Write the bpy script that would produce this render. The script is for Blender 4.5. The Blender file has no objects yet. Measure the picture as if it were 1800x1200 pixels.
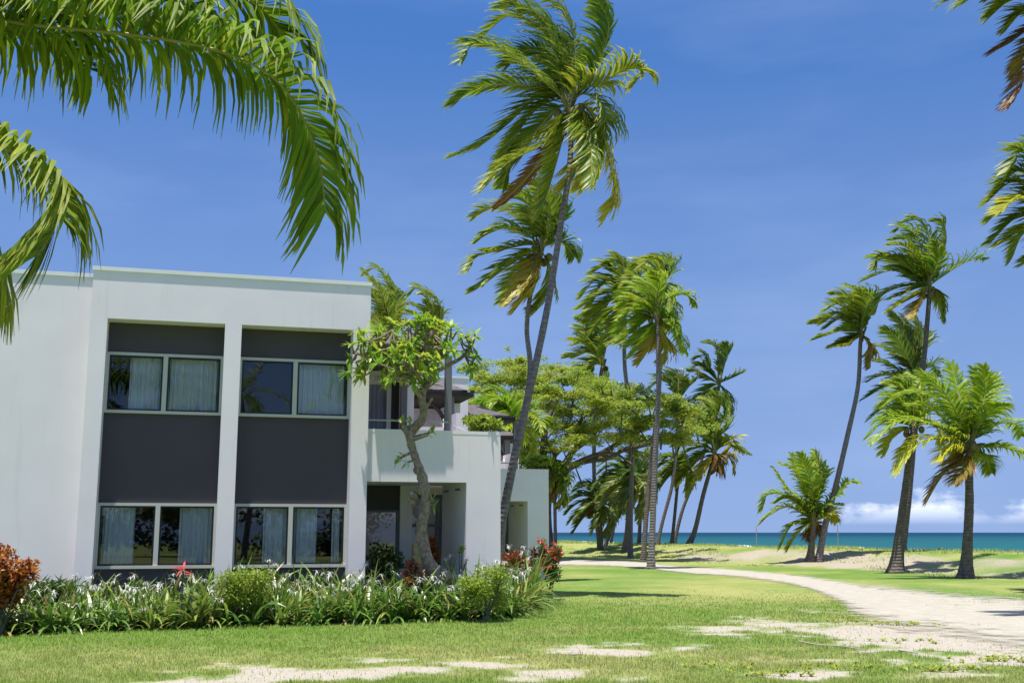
import bpy, math, random
import numpy as np
from mathutils import Vector, Matrix
C = bpy.context.scene.collection
random.seed(7)
R = np.random.default_rng(11)
F = 1950.0
PITCH = math.atan(335 / F)
CP, SP = math.cos(PITCH), math.sin(PITCH)
EYE = 1.6
SUN = np.array([-0.06, -0.142, 0.985]); SUN /= np.linalg.norm(SUN)
FAC = math.radians(15.6)
CF, SF = math.cos(FAC), math.sin(FAC)
OX, OY = -2.987, 23.0


def ray(px, py):
    u = px - 900; v = 600 - py
    return u, F * CP - v * SP, F * SP + v * CP


def P(px, py, D):
    r = ray(px, py); t = D / r[1]
    return np.array([r[0] * t, D, EYE + r[2] * t])


def G(px, py, z=0.0):
    r = ray(px, py); t = (z - EYE) / r[2]
    return np.array([r[0] * t, r[1] * t, z])


def img(x, y, z=0.0):
    zz = z - EYE
    c = y * CP + zz * SP
    v = -y * SP + zz * CP
    c = np.maximum(c, 0.05)
    return 900 + F * x / c, 600 - F * v / c


# ------------------------------------------------------------------ noise
def _h(i, j, s):
    n = (i * 374761393 + j * 668265263 + s * 974711) & 0x7fffffff
    n = ((n ^ (n >> 13)) * 1274126177) & 0x7fffffff
    return ((n ^ (n >> 16)) & 0xffff) / 65535.0


def vnoise(x, y, s=0):
    x = np.asarray(x, float); y = np.asarray(y, float)
    i = np.floor(x).astype(np.int64); j = np.floor(y).astype(np.int64)
    f = x - i; g = y - j
    f = f * f * (3 - 2 * f); g = g * g * (3 - 2 * g)
    a = _h(i, j, s); b = _h(i + 1, j, s); c = _h(i, j + 1, s); d = _h(i + 1, j + 1, s)
    return (a * (1 - f) + b * f) * (1 - g) + (c * (1 - f) + d * f) * g


def fbm(x, y, s=0, o=4):
    t = 0; a = .5; n = 0
    for k in range(o):
        t = t + a * vnoise(x * 2 ** k + 17.3 * k, y * 2 ** k - 9.1 * k, s + k); n += a; a *= .5
    return t / n


def sstep(a, b, x):
    t = np.clip((x - a) / (b - a), 0, 1)
    return t * t * (3 - 2 * t)


# ------------------------------------------------------------------ mesh builder
class MB:
    def __init__(self):
        self.v = []; self.d = []; self.f = []; self.m = []; self.n = 0; self.s = []

    def add(self, V, Fa, dry=0.0, mat=0, smooth=False):
        V = np.asarray(V, float).reshape(-1, 3)
        Fa = np.asarray(Fa, np.int64)
        self.v.append(V)
        self.d.append(np.full(len(V), dry, float) if np.isscalar(dry) else np.asarray(dry, float))
        self.f.append(Fa + self.n); self.m.append(np.full(len(Fa), mat, np.int32))
        self.s.append(np.full(len(Fa), smooth, bool))
        self.n += len(V)

    def box(self, x0, x1, y0, y1, z0, z1, mat=0):
        V = [(x, y, z) for z in (z0, z1) for y in (y0, y1) for x in (x0, x1)]
        self.add(V, [(0, 2, 3, 1), (4, 5, 7, 6), (0, 1, 5, 4), (2, 6, 7, 3), (0, 4, 6, 2), (1, 3, 7, 5)], 0, mat)

    def tube(self, pts, rad, sides=8, mat=0, dry=0.0, smooth=True, cap=True):
        pts = np.asarray(pts, float); n = len(pts)
        rad = np.broadcast_to(np.asarray(rad, float), (n,))
        T = np.gradient(pts, axis=0); T /= np.linalg.norm(T, axis=1)[:, None] + 1e-9
        ref = np.array([0.0, 1.0, 0.13]) if abs(T[0][1]) < .8 else np.array([1.0, 0, .1])
        A = np.cross(T, ref); A /= np.linalg.norm(A, axis=1)[:, None] + 1e-9
        B = np.cross(T, A)
        th = np.linspace(0, 2 * np.pi, sides, endpoint=False)
        V = pts[:, None, :] + rad[:, None, None] * (np.cos(th)[None, :, None] * A[:, None, :] + np.sin(th)[None, :, None] * B[:, None, :])
        i = np.arange(n - 1)[:, None] * sides; j = np.arange(sides)[None, :]; k = (j + 1) % sides
        Fa = np.stack([i + j, i + k, i + sides + k, i + sides + j], -1).reshape(-1, 4)
        self.add(V.reshape(-1, 3), Fa, dry, mat, smooth)
        if cap and sides == 8:
            b = self.n - n * sides
            for q in (0, (n - 1) * sides):
                self.f.append(np.array([[b + q, b + q + 1, b + q + 2, b + q + 3], [b + q, b + q + 3, b + q + 4, b + q + 7], [b + q + 4, b + q + 5, b + q + 6, b + q + 7]]))
                self.m.append(np.full(3, mat, np.int32)); self.s.append(np.zeros(3, bool))

    def build(self, name, mats, parent=None, attr='dry'):
        me = bpy.data.meshes.new(name)
        V = np.concatenate(self.v); D = np.concatenate(self.d)
        fl = np.concatenate([f.ravel() for f in self.f])
        tot = np.concatenate([np.full(len(f), f.shape[1], np.int32) for f in self.f])
        st = np.concatenate([[0], np.cumsum(tot)[:-1]]).astype(np.int32)
        me.vertices.add(len(V)); me.vertices.foreach_set('co', V.astype(np.float32).ravel())
        me.loops.add(len(fl)); me.loops.foreach_set('vertex_index', fl.astype(np.int32))
        me.polygons.add(len(tot)); me.polygons.foreach_set('loop_start', st)
        me.polygons.foreach_set('loop_total', tot)
        me.polygons.foreach_set('material_index', np.concatenate(self.m))
        me.polygons.foreach_set('use_smooth', np.concatenate(self.s))
        a = me.attributes.new(attr, 'FLOAT', 'POINT'); a.data.foreach_set('value', D.astype(np.float32))
        me.update(calc_edges=True); me.validate()
        for m in (mats if isinstance(mats, (list, tuple)) else [mats]): me.materials.append(m)
        o = bpy.data.objects.new(name, me); C.objects.link(o)
        if parent: o.parent = parent
        return o


def tag(o, label, cat, group=None):
    o['label'] = label; o['category'] = cat
    if group: o['group'] = group
    return o


def thing(name, label, cat, loc=(0, 0, 0), rz=0, group=None):
    o = bpy.data.objects.new(name, None); C.objects.link(o)
    o.location = loc; o.rotation_euler = (0, 0, rz); o.empty_display_size = .2
    return tag(o, label, cat, group)


def fix_parent(root, parts):
    """parts modelled in world space go under an Empty at the thing's base"""
    for q in parts:
        q.parent = root
        q.matrix_parent_inverse = Matrix.Translation(-Vector(root.location))


def spline(pts, n):
    pts = np.asarray(pts, float)
    if len(pts) == 2: return pts[0] + (pts[1] - pts[0]) * np.linspace(0, 1, n)[:, None]
    Q = np.vstack([2 * pts[0] - pts[1], pts, 2 * pts[-1] - pts[-2]])
    t = np.linspace(0, len(pts) - 1 - 1e-6, n); i = t.astype(int); f = (t - i)[:, None]
    a, b, c, d = Q[i], Q[i + 1], Q[i + 2], Q[i + 3]
    return .5 * (2 * b + (c - a) * f + (2 * a - 5 * b + 4 * c - d) * f ** 2 + (3 * b - a - 3 * c + d) * f ** 3)


# ------------------------------------------------------------------ materials
class N:
    def __init__(self, name):
        self.m = bpy.data.materials.new(name); self.m.use_nodes = True
        self.t = self.m.node_tree; self.t.nodes.clear()
        self.out = self.new('ShaderNodeOutputMaterial')

    def new(self, kind, **k):
        n = self.t.nodes.new(kind)
        for a, b in k.items(): setattr(n, a, b)
        return n

    def l(self, a, b): self.t.links.new(a, b)

    def val(self, sock, v):
        if hasattr(v, 'is_output') or isinstance(v, bpy.types.NodeSocket): self.l(v, sock)
        else: sock.default_value = v

    def math(self, op, a, b=0.0, clamp=False):
        n = self.new('ShaderNodeMath', operation=op, use_clamp=clamp)
        self.val(n.inputs[0], a); self.val(n.inputs[1], b); return n.outputs[0]

    def rng(self, v, a, b, c=0.0, d=1.0):
        n = self.new('ShaderNodeMapRange'); self.val(n.inputs[0], v)
        for i, q in enumerate((a, b, c, d)): n.inputs[i + 1].default_value = q
        return n.outputs[0]

    def mix(self, f, a, b):
        n = self.new('ShaderNodeMix', data_type='RGBA'); self.val(n.inputs[0], f)
        for i, q in ((6, a), (7, b)):
            if isinstance(q, tuple): n.inputs[i].default_value = (*q, 1)
            else: self.l(q, n.inputs[i])
        return n.outputs[2]

    def noise(self, scale=5, detail=4, vec=None, rough=.5, stretch=None, co='Object'):
        n = self.new('ShaderNodeTexNoise'); n.inputs['Scale'].default_value = scale
        n.inputs['Detail'].default_value = detail; n.inputs['Roughness'].default_value = rough
        if vec is None: vec = self.new('ShaderNodeTexCoord').outputs[co]
        if stretch:
            mp = self.new('ShaderNodeMapping'); mp.inputs['Scale'].default_value = stretch
            self.l(vec, mp.inputs[0]); vec = mp.outputs[0]
        self.l(vec, n.inputs['Vector']); return n.outputs['Fac']

    def pos(self): return self.new('ShaderNodeNewGeometry').outputs['Position']

    def attr(self, a): return self.new('ShaderNodeAttribute', attribute_name=a).outputs['Fac']

    def bump(self, h, strength=.3, dist=.02):
        b = self.new('ShaderNodeBump'); b.inputs['Strength'].default_value = strength
        b.inputs['Distance'].default_value = dist; self.l(h, b.inputs['Height']); return b.outputs[0]

    def bsdf(self, col, rough=.8, spec=.3, normal=None):
        p = self.new('ShaderNodeBsdfPrincipled')
        if isinstance(col, tuple): p.inputs['Base Color'].default_value = (*col, 1)
        else: self.l(col, p.inputs['Base Color'])
        self.val(p.inputs['Roughness'], rough); p.inputs['Specular IOR Level'].default_value = spec
        if normal: self.l(normal, p.inputs['Normal'])
        return p.outputs[0]

    def done(self, sh): self.l(sh, self.out.inputs[0]); return self.m


def leafmat(name, ca, cb, dryc=(.45, .42, .05), brown=(.2, .1, .045), trans=.35, rough=.42, spec=.45):
    n = N(name)
    g = n.new('ShaderNodeNewGeometry')
    c = n.mix(g.outputs['Random Per Island'], ca, cb)
    d = n.attr('dry')
    c = n.mix(n.rng(d, 0, 1), c, dryc)
    c = n.mix(n.rng(d, 1, 2), c, brown)
    sh = n.bsdf(c, rough, spec)
    tr = n.new('ShaderNodeBsdfTranslucent'); n.l(c, tr.inputs[0])
    mx = n.new('ShaderNodeMixShader'); mx.inputs[0].default_value = trans
    n.l(sh, mx.inputs[1]); n.l(tr.outputs[0], mx.inputs[2])
    return n.done(mx.outputs[0])


def barkmat(name, ca, cb, rings=True, sc=9):
    n = N(name)
    f = n.noise(sc, 5)
    c = n.mix(n.rng(f, .3, .7), ca, cb)
    h = f
    if rings:
        w = n.new('ShaderNodeTexWave', wave_type='BANDS', bands_direction='Z')
        w.inputs['Scale'].default_value = 2.6; w.inputs['Distortion'].default_value = 1.6
        w.inputs['Detail'].default_value = 2; w.inputs['Detail Scale'].default_value = 2
        n.l(n.new('ShaderNodeTexCoord').outputs['Object'], w.inputs[0])
        c = n.mix(n.math('MULTIPLY', n.rng(w.outputs['Fac'], .0, .35, 1, 0), .3), c, tuple(q * .45 for q in ca))
        h = n.math('ADD', f, w.outputs['Fac'])
    return n.done(n.bsdf(c, .9, .2, n.bump(h, .6, .03)))


def plain(name, col, rough=.7, spec=.3, var=.12, sc=3, bump=0.0):
    n = N(name); f = n.noise(sc, 5)
    c = n.mix(f, tuple(q * (1 - var) for q in col), tuple(min(q * (1 + var), 1) for q in col))
    return n.done(n.bsdf(c, rough, spec, n.bump(n.noise(60, 4), bump, .01) if bump else None))


def m_white():
    n = N('white_render')
    f = n.noise(1.1, 6)
    c = n.mix(n.rng(f, .3, .7), (.83, .765, .775), (.88, .825, .825))
    g = n.noise(1.0, 5, stretch=(7, 7, .35))
    st = n.math('MULTIPLY', n.rng(g, .56, .74), n.rng(n.noise(.8, 2), .45, .6))
    c = n.mix(n.math('MULTIPLY', st, .24), c, (.36, .35, .34))
    # rain streaks under copings
    h = n.math('ADD', n.noise(22, 3), n.noise(3, 3))
    return n.done(n.bsdf(c, .85, .2, n.bump(h, .10, .008)))


def m_glass():
    n = N('window_glass')
    gl = n.new('ShaderNodeBsdfGlossy'); gl.inputs['Roughness'].default_value = .01
    gl.inputs['Color'].default_value = (.8, .85, .9, 1)
    tr = n.new('ShaderNodeBsdfTransparent'); tr.inputs[0].default_value = (.86, .9, .93, 1)
    fr = n.new('ShaderNodeFresnel'); fr.inputs[0].default_value = 1.45
    mx = n.new('ShaderNodeMixShader'); n.l(n.math('ADD', fr.outputs[0], .05), mx.inputs[0])
    n.l(tr.outputs[0], mx.inputs[1]); n.l(gl.outputs[0], mx.inputs[2])
    return n.done(mx.outputs[0])


def m_tiles():
    n = N('roof_shingles')
    b = n.new('ShaderNodeTexBrick'); b.inputs['Scale'].default_value = 5
    b.inputs['Color1'].default_value = (.11, .10, .11, 1); b.inputs['Color2'].default_value = (.20, .17, .17, 1)
    b.inputs['Mortar'].default_value = (.03, .03, .03, 1); b.inputs['Mortar Size'].default_value = .03
    n.l(n.new('ShaderNodeTexCoord').outputs['Object'], b.inputs[0])
    return n.done(n.bsdf(b.outputs[0], .8, .3, n.bump(b.outputs[1], .8, .02)))


WHITE = m_white()
COPING = plain('coping_white', (.80, .80, .78), .6, .3, .06, 2)
CHAR = plain('charcoal_panel', (.088, .076, .087), .75, .2, .1, 1.5, .05)
CREAM = plain('cream_frame', (.56, .55, .49), .5, .4, .05)
BLACK = plain('black_sash', (.010, .011, .014), .35, .5)
GREY = plain('grey_post', (.17, .17, .19), .7, .3)
SOFFIT = plain('soffit', (.45, .40, .30), .9, .1)
DARKWOOD = plain('dark_soffit', (.05, .042, .038), .8, .2)
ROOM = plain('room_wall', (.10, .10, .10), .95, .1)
CURT = plain('curtain_cloth', (.80, .83, .85), .9, .1, .06, 6)
GLASS = m_glass(); TILES = m_tiles()
RAIL = plain('rail_metal', (.45, .46, .48), .4, .5)
PALM_LEAF = leafmat('palm_leaflet', (.045, .13, .013), (.20, .33, .025), (.62, .55, .045), trans=.42, spec=.3)
PALM_LEAF2 = leafmat('bright_palm_leaflet', (.10, .25, .016), (.30, .45, .03), (.62, .58, .05), trans=.46, spec=.3)
PALM_DARK = leafmat('dark_palm_leaflet', (.04, .11, .022), (.13, .23, .03), (.42, .38, .05), trans=.42)
RACHIS = plain('palm_rachis', (.26, .25, .07), .6, .4, .3)
TRUNK = barkmat('palm_bark', (.15, .13, .125), (.26, .23, .215))
TRUNK_D = barkmat('dark_palm_bark', (.10, .082, .07), (.20, .165, .14))
NUT = plain('coconut_husk', (.13, .12, .03), .6, .4, .5)
BARK = barkmat('rain_tree_bark', (.07, .06, .05), (.17, .15, .13), False, 3)
FRBARK = barkmat('frangipani_bark', (.16, .11, .075), (.36, .29, .22), False, 14)
RAINLEAF = leafmat('rain_tree_leaf', (.12, .24, .028), (.36, .46, .055), (.55, .52, .07), trans=.5)
FRLEAF = leafmat('frangipani_leaf', (.12, .30, .03), (.40, .56, .05), (.62, .56, .06), trans=.45)
LILY = leafmat('lily_leaf', (.04, .125, .02), (.22, .35, .05), (.45, .33, .10), (.3, .22, .1), .3, .35)
PETAL = leafmat('lily_petal', (.66, .66, .60), (.8, .8, .76), (.5, .46, .33), trans=.3)
BUSHY = leafmat('yellow_green_leaf', (.14, .25, .02), (.36, .46, .04), trans=.35)
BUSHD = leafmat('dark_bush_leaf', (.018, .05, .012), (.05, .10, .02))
CROTON = leafmat('croton_leaf', (.30, .045, .012), (.55, .22, .03), (.08, .10, .02), trans=.3)
RUSTY = leafmat('rust_leaf', (.24, .04, .025), (.42, .16, .05), (.10, .03, .03), trans=.3)
PINK = leafmat('pink_leaf', (.55, .03, .07), (.7, .12, .12), (.5, .1, .1))
REDFL = leafmat('coral_flower', (.70, .06, .06), (.8, .18, .10), (.5, .1, .1))
GRASSB = leafmat('grass_blade', (.15, .28, .03), (.32, .43, .07), (.46, .42, .19), (.55, .48, .3), .35, .6, .2)
STICK = plain('weathered_stick', (.38, .34, .28), .9, .1, .3, 8)


# ------------------------------------------------------------------ terrain
def shore(x, y):
    return (x - 25) * .947 + (y - 56) * .32


def height(x, y):
    x = np.asarray(x, float); y = np.asarray(y, float)
    s = shore(x, y)
    z = .62 * sstep(-11.5, -5.0, s + 2.2 * (fbm(x * .25, y * .25, 3) - .5))
    z = z * (.82 + .36 * fbm(x * .35, y * .12, 9))
    k = sstep(-13, -10, s) * (1 - sstep(-5, -1, s))
    z = z + k * .26 * (fbm(x * 1.1, y * .8, 5) - .5) + k * .16 * (fbm(x * 3.1, y * 2.2, 6, 3) - .5)
    z = z - 2.4 * sstep(0.5, 16, s)
    z = z + .05 * (fbm(x * .15, y * .15, 8) - .5) * sstep(28, 40, y) 
    return z


PATH_NEAR = [(600, 1000), (800, 997), (985, 994), (1100, 996), (1200, 1007), (1300, 1015), (1400, 1030), (1470, 1056), (1500, 1078), (1530, 1092), (1600, 1108), (1700, 1124), (1850, 1146), (2100, 1172)]
PATH_FAR = [(600, 982), (800, 982), (985, 982), (1100, 986), (1200, 995), (1300, 1001), (1400, 1011), (1480, 1022), (1540, 1029), (1600, 1035), (1680, 1044), (1760, 1049), (1850, 1058), (2100, 1080)]
PN = np.array([G(*p)[:2] for p in PATH_NEAR]); PF = np.array([G(*p)[:2] for p in PATH_FAR])

SPOTS = [(470, 1192, 190, 15, 1), (300, 1200, 90, 9, .8), (640, 1160, 80, 9, .9), (720, 1176, 100, 10, .9), (880, 1168, 150, 9, .6), (960, 1186, 110, 12, .8),
         (1080, 1143, 90, 10, .9), (1190, 1142, 60, 7, .6), (1390, 1160, 90, 9, .75), (1330, 1108, 100, 8, .7), (1450, 1098, 130, 11, 1.1),
         (1600, 1115, 150, 30, 1.5), (1730, 1140, 130, 28, 1.4), (1500, 1108, 120, 16, 1.2), (1560, 1160, 110, 12, .8), (1400, 1185, 160, 9, .8), (560, 1186, 260, 12, .9), (1560, 1140, 70, 8, .8), (1640, 1184, 150, 8, .85), (1130, 1190, 100, 8, .7), (230, 1150, 60, 5, .35)]


def sandmask(x, y):
    X, Y = img(x, y)
    m = np.zeros_like(X)
    for cx, cy, rx, ry, a in SPOTS:
        m = np.maximum(m, a * np.exp(-((X - cx) / rx) ** 2 - ((Y - cy) / ry) ** 2))
    m = m * .85 + 1.5 * (fbm(x * .9, y * .9, 21) - .5) * (m > .03) + 1.3 * (fbm(x * 3.3, y * 3.3, 31, 4) - .5)
    m = m * (y > 5) * (y < 30)
    s = shore(x, y)
    sc = sstep(-13, -11, s) * (1 - sstep(-7.5, -4.5, s)) * sstep(95, 60, y) * .60
    sc = sc + .9 * (fbm(x * .45, y * .3, 44) - .5) * (sc > .02)
    return np.clip(np.maximum(m, sc), 0, 1)


def drymask(x, y):
    X, Y = img(x, y)
    d = .33 + .9 * (fbm(x * .35, y * .35, 51) - .5) + .4 * (fbm(x * 2.2, y * 2.2, 61, 3) - .5)
    d = d + .35 * np.exp(-((X - 1300) / 260) ** 2 - ((Y - 1045) / 30) ** 2)
    d = d + .25 * sstep(1010, 975, Y) - .22 * np.exp(-((Y - 1085) / 40) ** 2) * sstep(1500, 1100, X)
    return np.clip(d, 0, 1)


def axis(parts):
    out = []
    for a, b, s in parts: out.append(np.arange(a, b, s))
    return np.concatenate(out)


gx = axis([(-400, -60, 20), (-60, -14, 2), (-14, 14, .14), (14, 40, .5), (40, 62, 1.0)])
gy = axis([(-120, 0, 6), (0, 11, .6), (11, 30, .14), (30, 80, .45), (80, 150, 1.2), (150, 420, 6)])
X, Y = np.meshgrid(gx, gy)
Z = height(X, Y)
n_, k_ = X.shape
idx = np.arange(n_ * k_).reshape(n_, k_)
Fq = np.stack([idx[:-1, :-1], idx[:-1, 1:], idx[1:, 1:], idx[1:, :-1]], -1).reshape(-1, 4)
mb = MB(); mb.add(np.stack([X, Y, Z], -1).reshape(-1, 3), Fq, sandmask(X.ravel(), Y.ravel()), 0, True)


def m_ground():
    n = N('lawn_and_sand')
    p = n.pos()
    s = n.attr('sand'); d = n.attr('drygrass')
    f1 = n.noise(9, 5, p); f2 = n.noise(55, 3, p); f3 = n.noise(1.3, 4, p)
    d2 = n.math('ADD', d, n.math('MULTIPLY', n.math('SUBTRACT', f1, .5), .8))
    c = n.mix(n.rng(d2, .15, .75), (.115, .215, .036), (.37, .355, .125))
    c = n.mix(n.rng(f2, .35, .62, .45, 0), c, (.09, .15, .025))
    c = n.mix(n.rng(f3, .4, .8, 0, .35), c, (.17, .25, .04))
    sc = n.mix(n.rng(n.noise(14, 5, p), .3, .7), (.36, .32, .25), (.47, .43, .355))
    sc = n.mix(n.rng(n.noise(45, 3, p), .55, .68, 0, .6), sc, (.20, .15, .09))
    sy = n.new('ShaderNodeSeparateXYZ'); n.l(p, sy.inputs[0])
    sc = n.mix(n.rng(sy.outputs[1], 32, 38, 0, .5), sc, (.33, .27, .19))
    m = n.math('ADD', s, n.math('MULTIPLY', n.math('SUBTRACT', n.noise(16, 5, p, .7), .5), 1.1))
    c = n.mix(n.rng(m, .36, .72), c, sc)
    h = n.math('ADD', n.noise(30, 5, p), n.noise(4, 3, p))
    return n.done(n.bsdf(c, .95, .1, n.bump(h, .7, .05)))


ground = mb.build('ground', m_ground(), attr='sand'); ground['kind'] = 'structure'
a_ = ground.data.attributes.new('drygrass', 'FLOAT', 'POINT'); a_.data.foreach_set('value', drymask(X.ravel(), Y.ravel()).astype(np.float32))

# path
pn = spline(PN, 160); pf = spline(PF, 160)
K = 24; t = np.linspace(0, 1, K)
PX = pn[:, None, :] + (pf - pn)[:, None, :] * (t[None, :, None] * 1.3 - .15)
zz = height(PX[..., 0], PX[..., 1]) + .02
V = np.concatenate([PX, zz[..., None]], -1)
ii = np.arange(160 * K).reshape(160, K)
Fp = np.stack([ii[:-1, :-1], ii[1:, :-1], ii[1:, 1:], ii[:-1, 1:]], -1).reshape(-1, 4)
mb = MB(); mb.add(V.reshape(-1, 3), Fp, np.broadcast_to(np.minimum(t, 1 - t) * 2, (160, K)).ravel(), 0, True)


def m_path():
    n = N('white_sand_path'); p = n.pos()
    e = n.attr('edge')
    c = n.mix(n.rng(n.noise(3, 6, p), .3, .7), (.35, .318, .255), (.42, .388, .318))
    c = n.mix(n.rng(n.noise(26, 4, p), .56, .72, 0, .4), c, (.21, .18, .13))
    m = n.math('ADD', e, n.math('MULTIPLY', n.math('SUBTRACT', n.noise(1.6, 9, p, .7), .5), 1.3))
    sh = n.bsdf(c, .95, .1, n.bump(n.noise(12, 6, p), .5, .03))
    tr = n.new('ShaderNodeBsdfTransparent'); mx = n.new('ShaderNodeMixShader')
    n.l(n.rng(m, .18, .50), mx.inputs[0]); n.l(tr.outputs[0], mx.inputs[1]); n.l(sh, mx.inputs[2])
    return n.done(mx.outputs[0])


pth = mb.build('sand_path', m_path(), attr='edge'); pth['kind'] = 'structure'


# sea
def m_sea():
    n = N('sea_water'); p = n.pos()
    sx = n.new('ShaderNodeSeparateXYZ'); n.l(p, sx.inputs[0])
    near = n.rng(sx.outputs[1], 120, 900)
    c = n.mix(near, (.016, .115, .115), (.003, .035, .065))
    f = n.noise(.05, 5, p, .6, (1, 5, 1))
    c = n.mix(n.rng(f, .4, .65, 0, .35), c, (.003, .045, .09))
    foam = n.rng(n.noise(.13, 8, p, .78, (1, 5, 1)), .655, .69, 0, .75)
    c = n.mix(foam, c, (.8, .85, .85))
    h = n.noise(.35, 6, p, .6, (1, 2.5, 1))
    return n.done(n.bsdf(c, .5, .06, n.bump(h, 1.0, .8)))


sx_ = np.concatenate([np.linspace(-9000, -400, 12), np.linspace(-300, 600, 40), np.linspace(700, 9000, 14)])
sy_ = np.concatenate([np.linspace(-200, 30, 6), np.linspace(40, 600, 60), np.geomspace(620, 14000, 20)])
X2, Y2 = np.meshgrid(sx_, sy_); n2, k2 = X2.shape
i2 = np.arange(n2 * k2).reshape(n2, k2)
F2 = np.stack([i2[:-1, :-1], i2[:-1, 1:], i2[1:, 1:], i2[1:, :-1]], -1).reshape(-1, 4)
mb = MB(); mb.add(np.stack([X2, Y2, np.full_like(X2, -.9)], -1).reshape(-1, 3), F2, 0, 0, True)
sea = mb.build('sea', m_sea()); sea['kind'] = 'structure'


# breaking surf: low rolls of white water lying on the sea just off the beach
def surf():
    mb = MB()
    rr = np.random.default_rng(5)
    for row, s0 in enumerate((34, 40, 47, 58)):
        y = 40.0
        while y < 330:
            ln = rr.uniform(4, 22)
            ys = np.linspace(y, y + ln, 14)
            # along-shore line: points at signed distance s0 from the dune crest
            base = np.stack([25 - .32 * (ys - 56) / .947 + (s0 + rr.uniform(-2, 2)) * .947, ys + s0 * .32], -1)
            w = np.sin(np.linspace(0, np.pi, 14)) * rr.uniform(.4, 1.1)
            off = np.stack([np.full(14, .947), np.full(14, .32)], -1)
            jit = rr.uniform(-.3, .3, (14, 1))
            L_ = []
            for q, zq in ((-1, -.93), (-.5, -.62), (0.0, -.40), (.6, -.7), (1, -.93)):
                pp = base + off * (q * w[:, None] + jit)
                L_.append(np.column_stack([pp, -.93 + (zq + .93) * np.clip(w, 0, 1) * rr.uniform(.7, 1.1, 14)]))
            V = np.stack(L_, 1); I = np.arange(14 * 5).reshape(14, 5)
            mb.add(V.reshape(-1, 3), np.stack([I[:-1, :-1], I[1:, :-1], I[1:, 1:], I[:-1, 1:]], -1).reshape(-1, 4), 0, 0, True)
            y += ln * rr.uniform(1.1, 2.6)
    o = mb.build('breaking_surf', plain('surf_foam', (.8, .83, .83), .8, .1, .08, 2, .3)); o['kind'] = 'stuff'
    tag(o, 'white line of small waves breaking along the beach edge', 'surf')


surf()


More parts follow.
